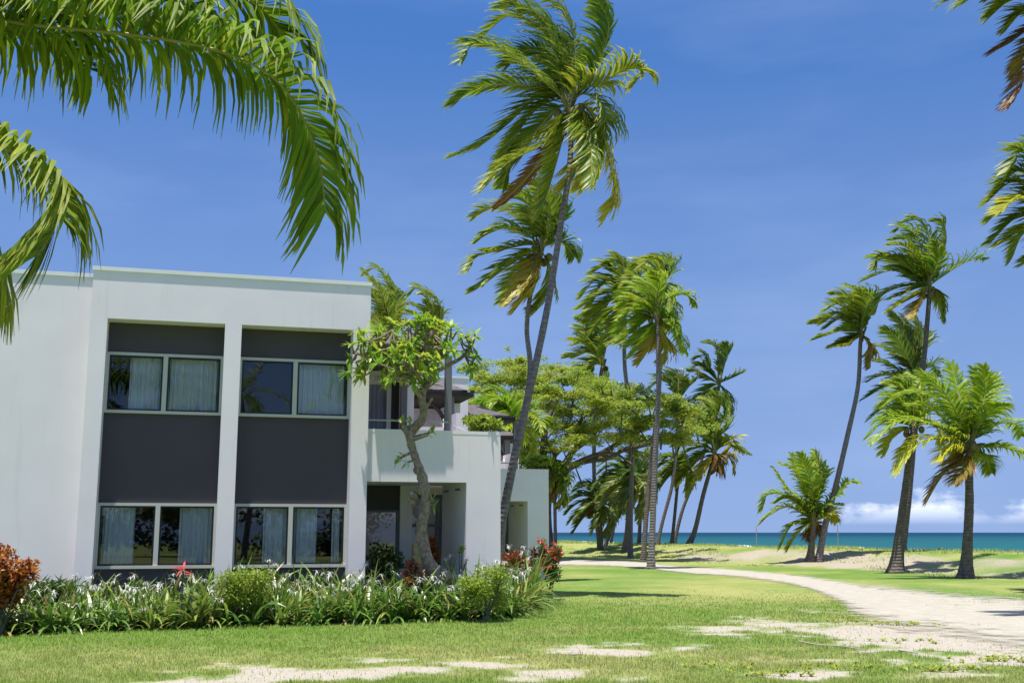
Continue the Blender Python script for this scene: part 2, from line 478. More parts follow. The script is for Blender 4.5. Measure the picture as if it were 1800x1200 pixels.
# ------------------------------------------------------------------ hotel
def hotel(name, label, ox, oy, full):
    root = thing(name, label, 'building', (ox, oy, 0), FAC)
    H = 6.74; T = .25
    # walls --------------------------------------------------
    b = MB()
    XL = -5.54
    b.box(XL, 0, 0, .46, 5.78, H)                    # band above the bays
    for x0, x1 in ((XL, -5.22), (-2.96, -2.63), (-.35, 0)): b.box(x0, x1, 0, .46, -.1, 5.78)
    b.box(-.35, 0, .46, 9, -.1, H)                   # right flank
    b.box(XL, -.35, 9 - T, 9, -.1, H)
    b.box(XL, -.35, .46, 9 - T, 6.35, 6.6)           # roof slab
    # left wing, set back
    b.box(-16, XL, .36, .66, -.1, 6.66)
    b.box(-16, XL, .66, 9, 6.3, 6.5)
    b.box(-16, -15.7, .66, 9, -.1, 6.66)
    b.build('wall', WHITE, root)
    c = MB()
    c.box(XL - .02, .02, -.025, .5, H, H + .08); c.box(-.33, .02, .5, 9, H, H + .08)
    c.box(-16, XL - .02, .335, .70, 6.66, 6.74)
    c.build('coping', COPING, root)
    # lining of the bays: soffit
    for x0, x1 in ((-5.22, -2.96), (-2.63, -.35)):
        for za, zb in ((5.17, 5.775), (2.17, 3.95), (-.1, .90)):
            p = MB(); p.box(x0, x1, .45, .56, za, zb); p.build('cladding_panel', CHAR, root)
        for z0, z1 in ((.90, 2.17), (3.95, 5.17)):
            fr = MB()
            xm = (x0 + x1) / 2
            fr.box(x0, x1, .40, .50, z1 - .055, z1 + .003); fr.box(x0, x1, .38, .52, z0 - .003, z0 + .055)
            fr.box(x0, x0 + .05, .40, .50, z0 + .055, z1 - .055); fr.box(x1 - .05, x1, .40, .50, z0 + .055, z1 - .055)
            fr.box(xm - .045, xm + .045, .40, .50, z0 + .055, z1 - .055)
            w = fr.build('window', CREAM, root)
            for a, e in ((x0 + .05, xm - .045), (xm + .045, x1 - .05)):
                s = MB(); q = .035
                s.box(a, e, .43, .48, z0 + .055, z0 + .055 + q); s.box(a, e, .43, .48, z1 - .055 - q, z1 - .055)
                s.box(a, a + q, .43, .48, z0 + .055 + q, z1 - .055 - q); s.box(e - q, e, .43, .48, z0 + .055 + q, z1 - .055 - q)
                s.build('sash', BLACK, w)
                g = MB(); g.add([(a + q, .455, z0 + .09), (e - q, .455, z0 + .09), (e - q, .455, z1 - .09), (a + q, .455, z1 - .09)], [(0, 1, 2, 3)])
                g.build('pane', GLASS, w)
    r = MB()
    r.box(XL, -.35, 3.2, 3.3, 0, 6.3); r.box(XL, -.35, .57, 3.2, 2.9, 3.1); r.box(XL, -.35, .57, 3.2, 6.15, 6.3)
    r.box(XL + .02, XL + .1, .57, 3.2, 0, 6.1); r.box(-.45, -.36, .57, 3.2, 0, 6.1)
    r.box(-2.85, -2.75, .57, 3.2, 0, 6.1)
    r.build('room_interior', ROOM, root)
    # portico ------------------------------------------------
    b = MB(); y0, y1 = .15, 2.6
    b.box(0, 2.14, y0, y0 + .25, 2.64, 3.66)             # beam and parapet
    b.box(2.14, 2.89, y0, y1, -.1, 3.66)              # deep end wall
    b.box(0, 2.14, y0 + .25, y1, 2.66, 2.9)              # slab
    b.box(2.14, 2.89, y1, 2.95, 2.7, 3.66)
    b.build('portico', WHITE, root)
    c = MB(); c.box(0.003, 2.14, y0 - .004, y0 + .25, 3.66, 3.73); c.box(2.14, 2.893, y0 - .004, y1 + .35, 3.66, 3.73)
    c.build('portico_coping', WHITE, root)
    for xx in (.75, 1.9):
        d = MB(); d.box(2.09, 2.14, xx, xx + .3, 2.50, 2.54); d.build('vent_slot', GREY, root)
    # rear wall of the portico, ground floor
    b = MB()
    b.box(1.14, 1.42, 2.5, 2.9, -.1, 2.66); b.box(1.42, 2.14, 2.62, 2.9, 2.46, 2.66)
    b.box(0, 2.8, 2.95, 3.2, 2.9, 3.3)
    b.box(1.12, 1.43, 2.55, 2.9, 2.9, 5.35)
    b.box(0, 1.1, 2.75, 2.95, 5.12, 5.35)
    b.box(2.9, 3.1, 4.6, 6.2, 3.0, 4.6)
    b.box(2.0, 2.9, 5.9, 6.2, 3.0, 4.35)
    b.build('rear_wall', WHITE, root)
    for za, zb in ((2.1, 2.66), (-.1, .3)):
        p = MB(); p.box(0, 1.14, 2.6, 2.7, za, zb); p.build('rear_panel', CHAR, root)
    fr = MB(); fr.box(0, 1.14, 2.56, 2.68, 2.05, 2.1); fr.box(1.07, 1.14, 2.56, 2.68, .3, 2.05)
    fr.box(1.42, 2.14, 2.56, 2.68, 2.38, 2.46); fr.box(1.42, 2.14, 2.56, 2.66, 1.72, 1.79)
    w = fr.build('patio_door', GREY, root)
    g = MB(); g.add([(0, 2.63, .3), (1.07, 2.63, .3), (1.07, 2.63, 2.05), (0, 2.63, 2.05), (1.42, 2.63, 0), (2.14, 2.63, 0), (2.14, 2.63, 2.4), (1.42, 2.63, 2.4)], [(0, 1, 2, 3), (4, 5, 6, 7)])
    g.build('pane', GLASS, w)
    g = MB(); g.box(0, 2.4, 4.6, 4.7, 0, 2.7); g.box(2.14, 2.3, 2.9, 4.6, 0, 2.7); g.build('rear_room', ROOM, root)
    # upper balcony door, posts, roof
    fr = MB(); fr.box(0, .9, 2.6, 2.72, 5.0, 5.1); fr.box(.80, .9, 2.6, 2.72, 2.9, 5.0)
    w = fr.build('balcony_door', CREAM, root)
    cm = MB(); xs = np.linspace(0, .80, 40); ys = 2.70 + .02 * np.sin(xs * 60)
    V = np.concatenate([np.stack([xs, ys, np.full(40, 2.9)], -1), np.stack([xs, ys, np.full(40, 5.0)], -1)])
    cm.add(V, [(i, i + 1, i + 41, i + 40) for i in range(39)], 0, 0, True); cm.build('door_screen', plain('grey_screen', (.20, .22, .27), .6), w)
    p = MB(); p.box(.9, 1.12, 2.8, 2.9, 2.9, 5.1); p.build('upper_panel', CHAR, root)
    for x0, yy in ((1.10, 2.38), (1.71, .35)):
        p = MB(); p.box(x0, x0 + .14, yy, yy + .14, 2.9, 5.38); p.build('balcony_post', GREY, root)
    p = MB(); p.tube([(0.0, .3, 3.93), (1.76, .3, 3.93)], .018, 6); p.tube([(1.76, .32, 3.93), (2.9, 2.8, 3.93)], .018, 6)
    p.build('handrail', RAIL, root)

    def hip(x0, x1, y0, y1, z, rise, inset):
        q = MB()
        V = [(x0, y0, z), (x1, y0, z), (x1, y1, z), (x0, y1, z), (x0, (y0 + y1) / 2, z + rise), (x1 - inset, (y0 + y1) / 2, z + rise)]
        q.add(V, [(0, 1, 5, 4), (3, 4, 5, 2)], 0, 0)
        q.f.append(np.array([[1, 2, 5]]) + q.n - 6); q.m.append(np.zeros(1, np.int32)); q.s.append(np.zeros(1, bool))
        rf = q.build('roof', TILES, root)
        q = MB(); q.box(x0, x1 + .02, y0 - .02, y1 + .02, z - .12, z - .003); q.build('fascia', DARKWOOD, rf)
        # ragged shingle edge courses
        q = MB(); rr = np.random.default_rng(3)
        k = int((x1 - x0) / .16)
        for j in range(k): q.box(x0 + j * .16, x0 + j * .16 + .15, y0 - .05, y0 + .10, z - .01, z + .035 + rr.uniform(0, .02))
        k = int((y1 - y0) / .16)
        for j in range(k): q.box(x1 - .06, x1 + .05, y0 + j * .16, y0 + j * .16 + .15, z - .01, z + .035 + rr.uniform(0, .02))
        q.build('shingle_edge', TILES, rf)
    hip(0.003, 1.60, -.125, 3.6, 5.45, .62, .9)
    hip(1.2, 3.75, 6.3, 9.6, 5.36, .7, 1.1)
    b = MB(); b.box(1.2, 3.6, 9.2, 9.5, 2.9, 5.2); b.box(3.45, 3.7, 7.6, 9.2, 2.9, 5.2); b.box(1.2, 3.75, 6.4, 6.6, 2.9, 3.7); b.box(-.0, 3.6, 6.4, 9.5, -.1, 2.9)
    b.build('pavilion_wall', WHITE, root)
    b = MB()
    b.box(3.05, 3.27, 6.45, 6.67, 3.7, 5.24); b.build('pavilion_post', GREY, root)
    b = MB(); b.box(1.9, 2.1, 6.45, 6.65, 3.7, 5.24); b.build('pavilion_post', GREY, root)
    # curved brace
    th = np.linspace(0, np.pi / 2, 10)
    b = MB(); b.tube(np.stack([3.05 - .95 * (1 - np.cos(th)), np.full(10, 6.55), 4.35 + .85 * np.sin(th)], -1), .055, 6); b.build('brace', DARKWOOD, root)
    return root


hotel('hotel_building', 'white two storey hotel wing with charcoal panels and two tall window bays in the foreground', OX, OY, True)
hotel('hotel_building', 'second white hotel block standing farther back behind the first portico and tall palm', OX + 1.5, OY + 14.4, False)


def fpt(xl, yl, z):
    return np.array([OX + xl * CF - yl * SF, OY + xl * SF + yl * CF, z])


CURTS = [(-4.78, -4.14, 4.03, 5.10, 'half drawn pale curtain at the right of the upper left pane of the first bay'),
         (-4.02, -3.03, 4.03, 5.10, 'full width pale curtain in the upper right pane of the first bay'),
         (-1.45, -.43, 4.03, 5.10, 'full width sheer curtain in the upper right pane of the second bay'),
         (-5.12, -4.52, .98, 2.10, 'blue grey curtain at far left of the lower window of the first bay'),
         (-3.67, -3.02, .98, 2.10, 'curtain beside the middle pier in the lower window of the first bay'),
         (-2.02, -1.55, .98, 2.10, 'narrow curtain left of the mullion in the lower window of the second bay'),
         (-1.40, -.93, .98, 2.10, 'curtain right of the mullion in the lower window of the second bay'),
         (-.62, -.42, .98, 2.10, 'thin curtain strip at the right end of the lower window of the second bay')]
for x0, x1, z0, z1, lb in CURTS:
    n = max(int((x1 - x0) * 110), 14)
    xs = np.linspace(x0, x1, n); rr = np.random.default_rng(int(abs(x0 * 1000)))
    ph = np.cumsum(rr.uniform(.35, .95, n))
    rows = []
    for q, f in enumerate((0, .5, 1)):
        yy = .62 + (.030 + .012 * q) * np.sin(ph) + .012 * np.sin(ph * 2.3 + q)
        rows.append(np.array([fpt(a + .05 * (q == 2) * (a - x0) * 0, b_, z1 + (z0 - z1) * f) for a, b_ in zip(xs, yy)]))
    V = np.concatenate(rows)
    Fc = [(r_ * n + i, r_ * n + i + 1, (r_ + 1) * n + i + 1, (r_ + 1) * n + i) for r_ in range(2) for i in range(n - 1)]
    mb = MB(); mb.add(V, Fc, 0, 0, True)
    tag(mb.build('curtain', CURT), lb, 'curtain', 'curtains behind the hotel windows')


# ------------------------------------------------------------------ palms
def frond_mesh(mb, pts, Lmax, n, width, wind, wk, gk, dry, rs, ridge=.5, rw=.022, sweep=.45, taper=.62):
    K_ = 22
    c = spline(pts, K_)
    T = np.gradient(c, axis=0); T /= np.linalg.norm(T, axis=1)[:, None] + 1e-9
    mb.tube(c, np.linspace(rw, rw * .3, K_), 4, 1, min(dry, 1.5) if dry > 1 else 0)
    t = np.tile(np.linspace(.13, .995, n), 2) + rs.uniform(-.004, .004, 2 * n); t = np.clip(t, 0, .999)
    side = np.repeat([1.0, -1.0], n)
    q = t * (K_ - 1); i = q.astype(int); f = (q - i)[:, None]
    p = c[i] * (1 - f) + c[np.minimum(i + 1, K_ - 1)] * f
    Tt = T[i]
    up = np.array([0, 0, 1.0]) + rs.uniform(-.25, .25, 3)
    S = np.cross(Tt, up); S /= np.linalg.norm(S, axis=1)[:, None] + 1e-6
    U = np.cross(S, Tt)
    M = 2 * n
    sw = sweep + 1.1 * t ** 2.5
    d0 = S * side[:, None] + Tt * (sw * rs.uniform(.8, 1.2, M))[:, None] + U * rs.uniform(ridge - .35, ridge + .1, M)[:, None]
    d0 /= np.linalg.norm(d0, axis=1)[:, None]
    L = Lmax * np.minimum(1, .45 + t * 2.2) * (1 - taper * np.clip((t - .45) / .55, 0, 1) ** 1.6) * rs.uniform(.82, 1.1, M)
    pull = np.asarray(wind)[None, :] * wk * rs.uniform(.7, 1.3, (M, 1)) + np.array([0, 0, -1.0]) * gk * rs.uniform(.7, 1.3, (M, 1))
    S4 = 4
    W = np.array([.55, 1.0, .9, .55, .08]) * width
    pos = p.copy(); Vs = []; dr = []
    twist = rs.uniform(-.5, .5, M)[:, None]
    for k in range(S4 + 1):
        a = (k / S4)
        d = d0 + pull * a ** 1.15
        d /= np.linalg.norm(d, axis=1)[:, None]
        wv = Tt - d * np.sum(Tt * d, 1)[:, None]
        wv = wv / (np.linalg.norm(wv, axis=1)[:, None] + 1e-3) + twist * np.cross(d, Tt)
        wv /= np.linalg.norm(wv, axis=1)[:, None] + 1e-6
        Vs += [pos - wv * W[k] / 2, pos + wv * W[k] / 2]
        dd = dry + .55 * max(a - .45, 0) * rs.uniform(0, 1.3, M)
        dd = np.where((rs.random(M) < .05), dd + .5, dd); dr += [dd, dd]
        pos = pos + d * (L / S4)[:, None]
    V = np.stack(Vs, 1)  # M,10,3
    D = np.stack(dr, 1)
    base = (np.arange(M) * 10)[:, None]
    Fq_ = np.concatenate([base + np.array([2 * k, 2 * k + 1, 2 * k + 3, 2 * k + 2])[None, :] for k in range(S4)])
    mb.add(V.reshape(-1, 3), Fq_, D.ravel(), 0)


WIND = np.array([-1.0, .1, .05])


def palm(label, D, trunk, wpx, fronds=None, auto=None, leaf=None, bark=None, L=None, n=30, lw=.075, seed=1, nuts=0, spread=1.6, wk=1.0, gk=.75, group=None, flare=1.5, rw=.028, dead=0, name='coconut_palm', sweep=1.0, taper=.62):
    """trunk: image points from the ground up, the last one is the crown's heart; fronds: lists of image points from the heart out"""
    rs = np.random.default_rng(seed)
    leaf = leaf or PALM_LEAF; bark = bark or TRUNK
    n = int(n * 1.35); lw *= 1.2; L = (L or .9) * 1.12; wpx = (wpx[0] * .68, wpx[1] * .74)
    tp = np.array([P(x, y, D) for x, y in trunk])
    gz = float(height(tp[0][0], D))
    tp[0][2] = gz - .12
    base = tp[0].copy(); base[2] = gz
    root = thing(name, label, 'palm tree', tuple(base), 0, group)
    k = 40
    c = spline(tp, k)
    hgt = c[:, 2] - gz
    w0, w1 = [w / 1978 * D / 2 for w in wpx]
    r = w1 + (w0 - w1) * (1 - np.linspace(0, 1, k)) ** 1.2
    r = r * (1 + (flare - 1) * np.exp(-np.clip(hgt, 0, 99) / .45)) * (1 + .04 * rs.uniform(-1, 1, k))
    parts = []
    mb = MB(); mb.tube(c, r, 12, 0, 0, True, False); parts.append(mb.build('trunk', bark))
    heart = tp[-1]
    mpp = D / 1978.0
    fl = []
    for fr in (fronds or []):
        dz = 0
        dryv = rs.uniform(0, .22); lk = 1.0
        if isinstance(fr, dict): dryv = fr.get('dry', dryv); dz = fr.get('dz', None) or 0; lk = fr.get('L', 1.0); fr = fr['p']
        if dz == 0: dz = rs.uniform(-spread, spread)
        ks = np.linspace(0, 1, len(fr))
        pts = [heart + rs.uniform(-.06, .06, 3)] + [P(x, y, D + dz * s ** 1.1) for (x, y), s in zip(fr, ks * .85 + .15)]
        fl.append((pts, dryv, lk))
    if auto:
        na = auto['n']; Lf = auto['L']
        for j in range(na):
            az = j * 2.399 + rs.uniform(-.2, .2)
            e = math.radians(auto.get('emin', -25) + (auto.get('emax', 80) - auto.get('emin', -25)) * ((j + .5) / na) ** .9)
            d = np.array([math.cos(az) * math.cos(e), math.sin(az) * math.cos(e), math.sin(e)])
            pts = [heart.copy()]; pos = heart.copy(); Lx = Lf * rs.uniform(.85, 1.12)
            for s in range(7):
                bend = (WIND * auto.get('w', .16) + np.array([0, 0, -auto.get('g', .16)])) * (1 + .35 * s)
                d = d + bend; d /= np.linalg.norm(d)
                pos = pos + d * Lx / 7; pts.append(pos.copy())
            fl.append((pts, max(0, .55 - j / na * .8) * rs.uniform(.2, 1.1), 1.0))
    for j in range(dead):
        az = rs.uniform(0, 6.28); d = np.array([math.cos(az) * .5, math.sin(az) * .5, -.4]); pts = [heart - [0, 0, .1]]; pos = heart.copy()
        for s in range(6):
            d = d + np.array([-.12, 0, -.3]); d /= np.linalg.norm(d); pos = pos + d * (L or 2.5) * .14; pts.append(pos.copy())
        fl.append((pts, 1.8, 1.0))
    for pts, dv, lk in fl:
        mb = MB()
        ln = np.sum(np.linalg.norm(np.diff(np.array(pts), axis=0), axis=1))
        frond_mesh(mb, pts, L * lk, n, lw, WIND, wk, gk, dv, rs, rw=rw, sweep=sweep, taper=taper)
        parts.append(mb.build('frond', [leaf, RACHIS]))
    # fibrous heart
    mb = MB()
    for j in range(7):
        az = rs.uniform(0, 6.28); q = heart + np.array([0, 0, -.35])
        mb.tube([q, q + np.array([math.cos(az) * .10, math.sin(az) * .10, .35]), q + np.array([math.cos(az) * .3, math.sin(az) * .3, .75])], [w1 * .9, w1 * .7, .03], 6, 0)
    parts.append(mb.build('crown_base', NUT))
    for j in range(nuts):
        az = rs.uniform(0, 6.28); q = heart + np.array([math.cos(az) * .30, math.sin(az) * .30, rs.uniform(-.45, -.05)])
        mb = MB(); th = np.linspace(0.02, np.pi - .02, 8); rr_ = .13
        mb.tube(np.stack([np.full(8, q[0]), np.full(8, q[1]), q[2] - np.cos(th) * rr_ * 1.2], -1), np.sin(th) * rr_, 8, 0, cap=False)
        parts.append(mb.build('coconut', NUT))
    fix_parent(root, parts)
    return root


GR = 'coconut palms bent by the wind'
# A: the tallest
palm('tallest leaning coconut palm whose crown nearly reaches the top of the picture', 28,
     [(856, 1050), (866, 985), (882, 915), (901, 820), (921, 730), (946, 620), (966, 520), (985, 400), (1000, 305), (1004, 230), (1000, 185)], (27, 12),
     fronds=[[(1010, 147), (1010, 80), (992, 25), (945, -8), (890, 2)], [(985, 130), (975, 80), (940, 45), (895, 28), (850, 60)],
             [(975, 160), (930, 120), (885, 88), (835, 76), (812, 105)], [(975, 165), (930, 150), (880, 148), (830, 158), (797, 182)],
             [(985, 165), (940, 175), (890, 220), (845, 255), (797, 272)], [(975, 195), (935, 238), (900, 280), (885, 322)],
             {'p': [(985, 235), (945, 290), (905, 335), (868, 366)], 'dry': 1.9, 'L': .5}, {'p': [(980, 215), (950, 255), (895, 285), (850, 330)], 'dry': .3},
             [(1035, 140), (1058, 95), (1070, 45), (1052, 0)], {'p': [(1015, 160), (1060, 145), (1100, 122), (1127, 125), (1112, 152)], 'dry': .3},
             [(1025, 165), (1052, 180), (1067, 212), (1055, 262), (1035, 300)], {'p': [(1030, 190), (1058, 240), (1074, 300), (1080, 340), (1066, 380)], 'dry': .9},
             {'p': [(1010, 200), (1022, 245), (1012, 295), (990, 328)], 'dry': .7}, [(1015, 200), (1038, 255), (1040, 320)],
             [(995, 215), (982, 270), (965, 330), (950, 372)], [(990, 150), (965, 100), (925, 88), (890, 115)], {'p': [(1000, 190), (1030, 230), (1038, 290), (1020, 330)], 'dry': .5},
             [(985, 140), (970, 60), (930, 15), (880, 10)], [(980, 175), (940, 195), (900, 250), (870, 300)], [(1005, 150), (990, 90), (960, 40), (920, 20)]],
     L=.92, n=50, lw=.055, seed=3, nuts=7, wk=1.2, gk=.9, group=GR, dead=0, spread=1.9)
palm('slender palm with its crown below and behind the tallest palm, beside its trunk', 37,
     [(880, 1020), (886, 910), (911, 780), (926, 700), (932, 640), (926, 580), (932, 520), (945, 470), (950, 436)], (17, 10),
     fronds=[[(935, 400), (900, 370), (860, 365), (832, 380)], [(930, 415), (895, 400), (860, 410), (836, 425)], [(925, 430), (880, 440), (840, 450), (820, 475)],
             [(930, 445), (890, 470), (850, 500), (832, 510)], [(935, 460), (905, 490), (880, 530)], {'p': [(940, 465), (920, 500), (890, 535)], 'dry': 1.4},
             [(945, 400), (930, 360), (900, 335), (880, 330)], [(960, 410), (968, 370), (955, 335), (935, 320)], [(965, 430), (985, 425), (1000, 436), (1008, 448)],
             [(960, 460), (965, 500), (950, 535), (938, 540)], [(975, 415), (990, 380), (985, 350)], {'p': [(945, 470), (935, 505), (905, 545)], 'dry': 1.2},
             [(940, 440), (900, 455), (870, 480), (850, 500)], [(955, 400), (950, 360), (925, 340)]],
     L=.85, n=32, lw=.075, seed=4, nuts=6, wk=1.2, gk=.9, group=GR, spread=1.8)
palm('tall full crowned palm on a slightly bowed trunk, left of the lime green palm', 72,
     [(1108, 976), (1109, 900), (1111, 800), (1106, 715), (1098, 640), (1098, 570), (1100, 530)], (12, 9),
     fronds=[[(1085, 500), (1050, 490), (1022, 520)], [(1085, 515), (1050, 520), (1020, 540)], [(1090, 490), (1070, 465), (1040, 480)], [(1100, 490), (1090, 458), (1062, 465)],
             [(1085, 540), (1060, 560), (1035, 590)], [(1090, 550), (1075, 590), (1060, 620)], [(1110, 500), (1110, 470), (1090, 460)], [(1115, 520), (1125, 545), (1115, 580)],
             [(1080, 525), (1050, 545), (1030, 565)], [(1095, 550), (1090, 590), (1080, 600)], [(1110, 510), (1120, 490), (1115, 470)], [(1085, 505), (1060, 500), (1040, 530)]],
     L=1.5, n=20, lw=.16, seed=5, wk=1.3, gk=.8, group=GR, leaf=PALM_LEAF, spread=3, rw=.06, nuts=4)
palm('tall palm behind the lime green palm, with a curled topmost frond', 62,
     [(1130, 986), (1138, 880), (1147, 790), (1156, 720), (1160, 640), (1155, 560), (1150, 515)], (13, 9), bark=TRUNK_D,
     fronds=[[(1140, 480), (1130, 460), (1110, 475)], [(1155, 480), (1165, 462), (1148, 455), (1125, 470)], [(1165, 495), (1178, 480), (1172, 460), (1155, 460)], [(1130, 500), (1110, 500), (1085, 530)],
             [(1135, 520), (1110, 540), (1095, 570)], [(1165, 520), (1180, 540), (1170, 580)], [(1140, 505), (1120, 490), (1100, 500)], [(1160, 500), (1175, 510), (1178, 545)]],
     L=1.2, n=20, lw=.13, seed=6, wk=1.2, gk=.8, group=GR, spread=2.5, rw=.05)
palm('bright lime green palm standing nearest the path on the straight trunk', 50,
     [(1144, 1000), (1148, 900), (1152, 800), (1157, 700), (1157, 620), (1155, 560)], (17, 10), leaf=PALM_LEAF2,
     fronds=[[(1140, 530), (1120, 505), (1095, 520)], [(1135, 545), (1110, 545), (1088, 560)], [(1140, 560), (1115, 580), (1090, 600)], [(1150, 525), (1140, 500), (1120, 500)],
             [(1165, 530), (1185, 520), (1205, 518), (1219, 532)], [(1165, 555), (1180, 565), (1190, 585)], [(1145, 575), (1125, 595), (1105, 608)], {'p': [(1150, 590), (1140, 610), (1122, 638)], 'dry': 1.5},
             [(1165, 570), (1190, 590), (1203, 618)], {'p': [(1162, 590), (1172, 610), (1165, 640)], 'dry': 1.3}, [(1135, 555), (1105, 565), (1085, 585)], [(1155, 520), (1160, 495), (1145, 480)],
             [(1140, 540), (1115, 525), (1090, 540)], [(1150, 580), (1135, 600), (1110, 625)], [(1160, 560), (1175, 560), (1188, 570)]],
     L=.95, n=24, lw=.10, seed=7, wk=1.2, gk=.7, group=GR, spread=1.8, rw=.04, nuts=3)
palm('shaggy palm left of the two tall crowns, its head just above the spreading rain tree', 84,
     [(1055, 972), (1047, 890), (1044, 800), (1048, 720), (1056, 660), (1060, 640)], (11, 9), bark=TRUNK_D,
     fronds=[[(1045, 620), (1020, 620), (995, 625)], [(1045, 605), (1030, 580), (1015, 585)], [(1055, 600), (1060, 560), (1035, 548)], [(1045, 635), (1025, 645), (1002, 650)],
             [(1065, 610), (1080, 580), (1070, 560)], [(1050, 600), (1040, 570), (1018, 560)], [(1045, 640), (1035, 655), (1020, 660)], [(1062, 650), (1068, 675), (1055, 690)], [(1040, 615), (1025, 600), (1010, 605)]],
     L=1.6, n=18, lw=.18, seed=8, wk=1.3, gk=.8, group=GR, leaf=PALM_LEAF, spread=3, rw=.07, nuts=4)
palm('small crowned palm with separate spidery fronds, right of the spreading tree', 96,
     [(1184, 970), (1200, 895), (1226, 830), (1250, 750), (1262, 690), (1264, 672)], (9, 7), bark=TRUNK_D, leaf=PALM_DARK,
     fronds=[[(1250, 650), (1240, 625), (1222, 630)], [(1262, 640), (1258, 610), (1240, 602)], [(1272, 645), (1278, 620), (1276, 604)], [(1245, 665), (1228, 655), (1212, 650)],
             [(1275, 668), (1290, 662), (1305, 655)], [(1272, 685), (1282, 700), (1286, 725)], [(1250, 680), (1235, 690), (1222, 702)], [(1248, 655), (1235, 640), (1220, 645)], [(1258, 690), (1252, 705), (1245, 720)]],
     L=1.35, n=18, lw=.17, seed=9, wk=1.0, gk=.7, group=GR, spread=2.5, rw=.09)
palm('palm with a tall green plume and brown skirt leaning right, last before the open sea', 90,
     [(1211, 974), (1222, 930), (1236, 870), (1250, 820), (1256, 795)], (13, 9), bark=TRUNK_D,
     fronds=[[(1250, 750), (1252, 715), (1238, 700)], [(1262, 755), (1278, 725), (1270, 695)], [(1245, 770), (1225, 755), (1205, 765)], [(1240, 785), (1215, 790), (1190, 805)], [(1240, 795), (1220, 810), (1205, 825)],
             [(1270, 780), (1290, 785), (1312, 795)], {'p': [(1262, 800), (1280, 800), (1290, 825)], 'dry': 1.5}, [(1255, 745), (1265, 715), (1255, 692)], [(1248, 760), (1240, 730), (1225, 720)],
             {'p': [(1250, 805), (1240, 820), (1230, 840)], 'dry': 1.2}, [(1260, 770), (1280, 750), (1283, 715)], {'p': [(1265, 785), (1285, 770), (1300, 790)], 'dry': .8}],
     L=1.5, n=18, lw=.18, seed=10, wk=.8, gk=.8, group=GR, spread=2.5, rw=.09, dead=2)
palm('round headed dark palm against the sky, just right of the lime green palm trunk', 88,
     [(1155, 966), (1165, 915), (1182, 850), (1190, 780), (1190, 710)], (9, 8), bark=TRUNK_D, leaf=PALM_DARK,
     fronds=[[(1180, 680), (1165, 665), (1145, 680)], [(1192, 680), (1190, 662), (1170, 662)], [(1202, 690), (1212, 675), (1200, 665)], [(1175, 700), (1155, 700), (1135, 715)], [(1178, 720), (1160, 735), (1145, 750)],
             [(1205, 715), (1215, 735), (1208, 765)], [(1195, 735), (1200, 760), (1190, 780)], [(1202, 705), (1222, 710), (1232, 735)]],
     L=1.5, n=18, lw=.17, seed=12, wk=1.2, gk=.8, group=GR, spread=2.5, rw=.08)
for i, (lb, D, tr, w, Lf, nn, lf) in enumerate([
        ('thin palm with a small brown tinged crown, immediately left of the tall green plume', 93, [(1181, 972), (1186, 905), (1192, 845), (1197, 822)], (9, 7), 3.4, 13, PALM_LEAF),
        ('low dark palm nearest the second hotel block, in the shade of the spreading tree', 84, [(1056, 972), (1056, 930), (1052, 885)], (11, 9), 3.9, 17, PALM_DARK),
        ('low palm on a strongly slanted trunk under the spreading tree', 88, [(1062, 950), (1082, 915), (1105, 880), (1112, 858)], (8, 7), 4.0, 16, PALM_DARK),
        ('dark palm on the thick straight trunk left of the tall bowed palm', 80, [(1098, 975), (1103, 930), (1106, 880), (1106, 842)], (16, 10), 4.0, 16, PALM_DARK),
        ('dark palm on a thin trunk between the tall bowed palm and the lime green palm', 92, [(1123, 967), (1125, 920), (1127, 880), (1130, 836)], (9, 8), 4.0, 15, PALM_DARK),
        ('thin palm seen between the slanted trunk and the thick straight trunk', 100, [(1073, 962), (1080, 925), (1088, 880), (1092, 862)], (6, 5), 3.4, 12, PALM_DARK),
        ('palm with drooping yellowed fronds at the corner of the second hotel block', 66, [(977, 985), (976, 930), (975, 880), (972, 838)], (9, 8), 3.0, 12, PALM_LEAF)]):
    palm(lb, D, tr, w, auto=dict(n=nn, L=Lf * .72, w=.10, g=.17, emin=-30, emax=82), L=.95, n=18, lw=.16, seed=30 + i, wk=.9, gk=.9, group=GR, leaf=lf, bark=TRUNK_D, rw=.07, dead=1)
# two palms behind the hotel roof and one in front of the rain tree
palm('upright wind blown palm head rising just behind the corner of the hotel roof', 44, [(690, 1012), (688, 800), (686, 600)], (14, 10),
     fronds=[[(680, 560), (665, 510), (640, 476)], [(690, 550), (688, 510), (665, 472), (640, 480)], [(695, 555), (697, 520), (685, 490)], [(675, 580), (655, 560), (640, 570)], [(690, 570), (694, 540), (690, 505)],
             [(680, 575), (665, 535), (650, 505)], [(695, 590), (705, 580), (712, 600)], [(684, 560), (672, 520), (655, 490)], [(690, 575), (680, 540), (668, 515)]],
     L=.72, n=28, lw=.07, seed=41, wk=.7, gk=1.1, group=GR, spread=1.0, rw=.04)
palm('second palm head behind the hotel roof, above the middle of the frangipani crown', 46, [(765, 1010), (762, 800), (760, 640)], (14, 10),
     fronds=[[(762, 590), (760, 540), (738, 506), (720, 515)], [(768, 590), (775, 550), (760, 520), (740, 515)], [(755, 600), (735, 560), (715, 545)], [(770, 600), (776, 570), (770, 540)],
             {'p': [(765, 605), (772, 580), (765, 560)], 'dry': .9}, [(750, 620), (730, 600), (715, 600)], [(760, 600), (750, 555), (730, 535)], [(764, 600), (765, 560), (750, 530)], [(755, 605), (742, 575), (722, 565)]],
     L=.72, n=28, lw=.07, seed=42, wk=.7, gk=1.1, group=GR, spread=1.0, rw=.04)
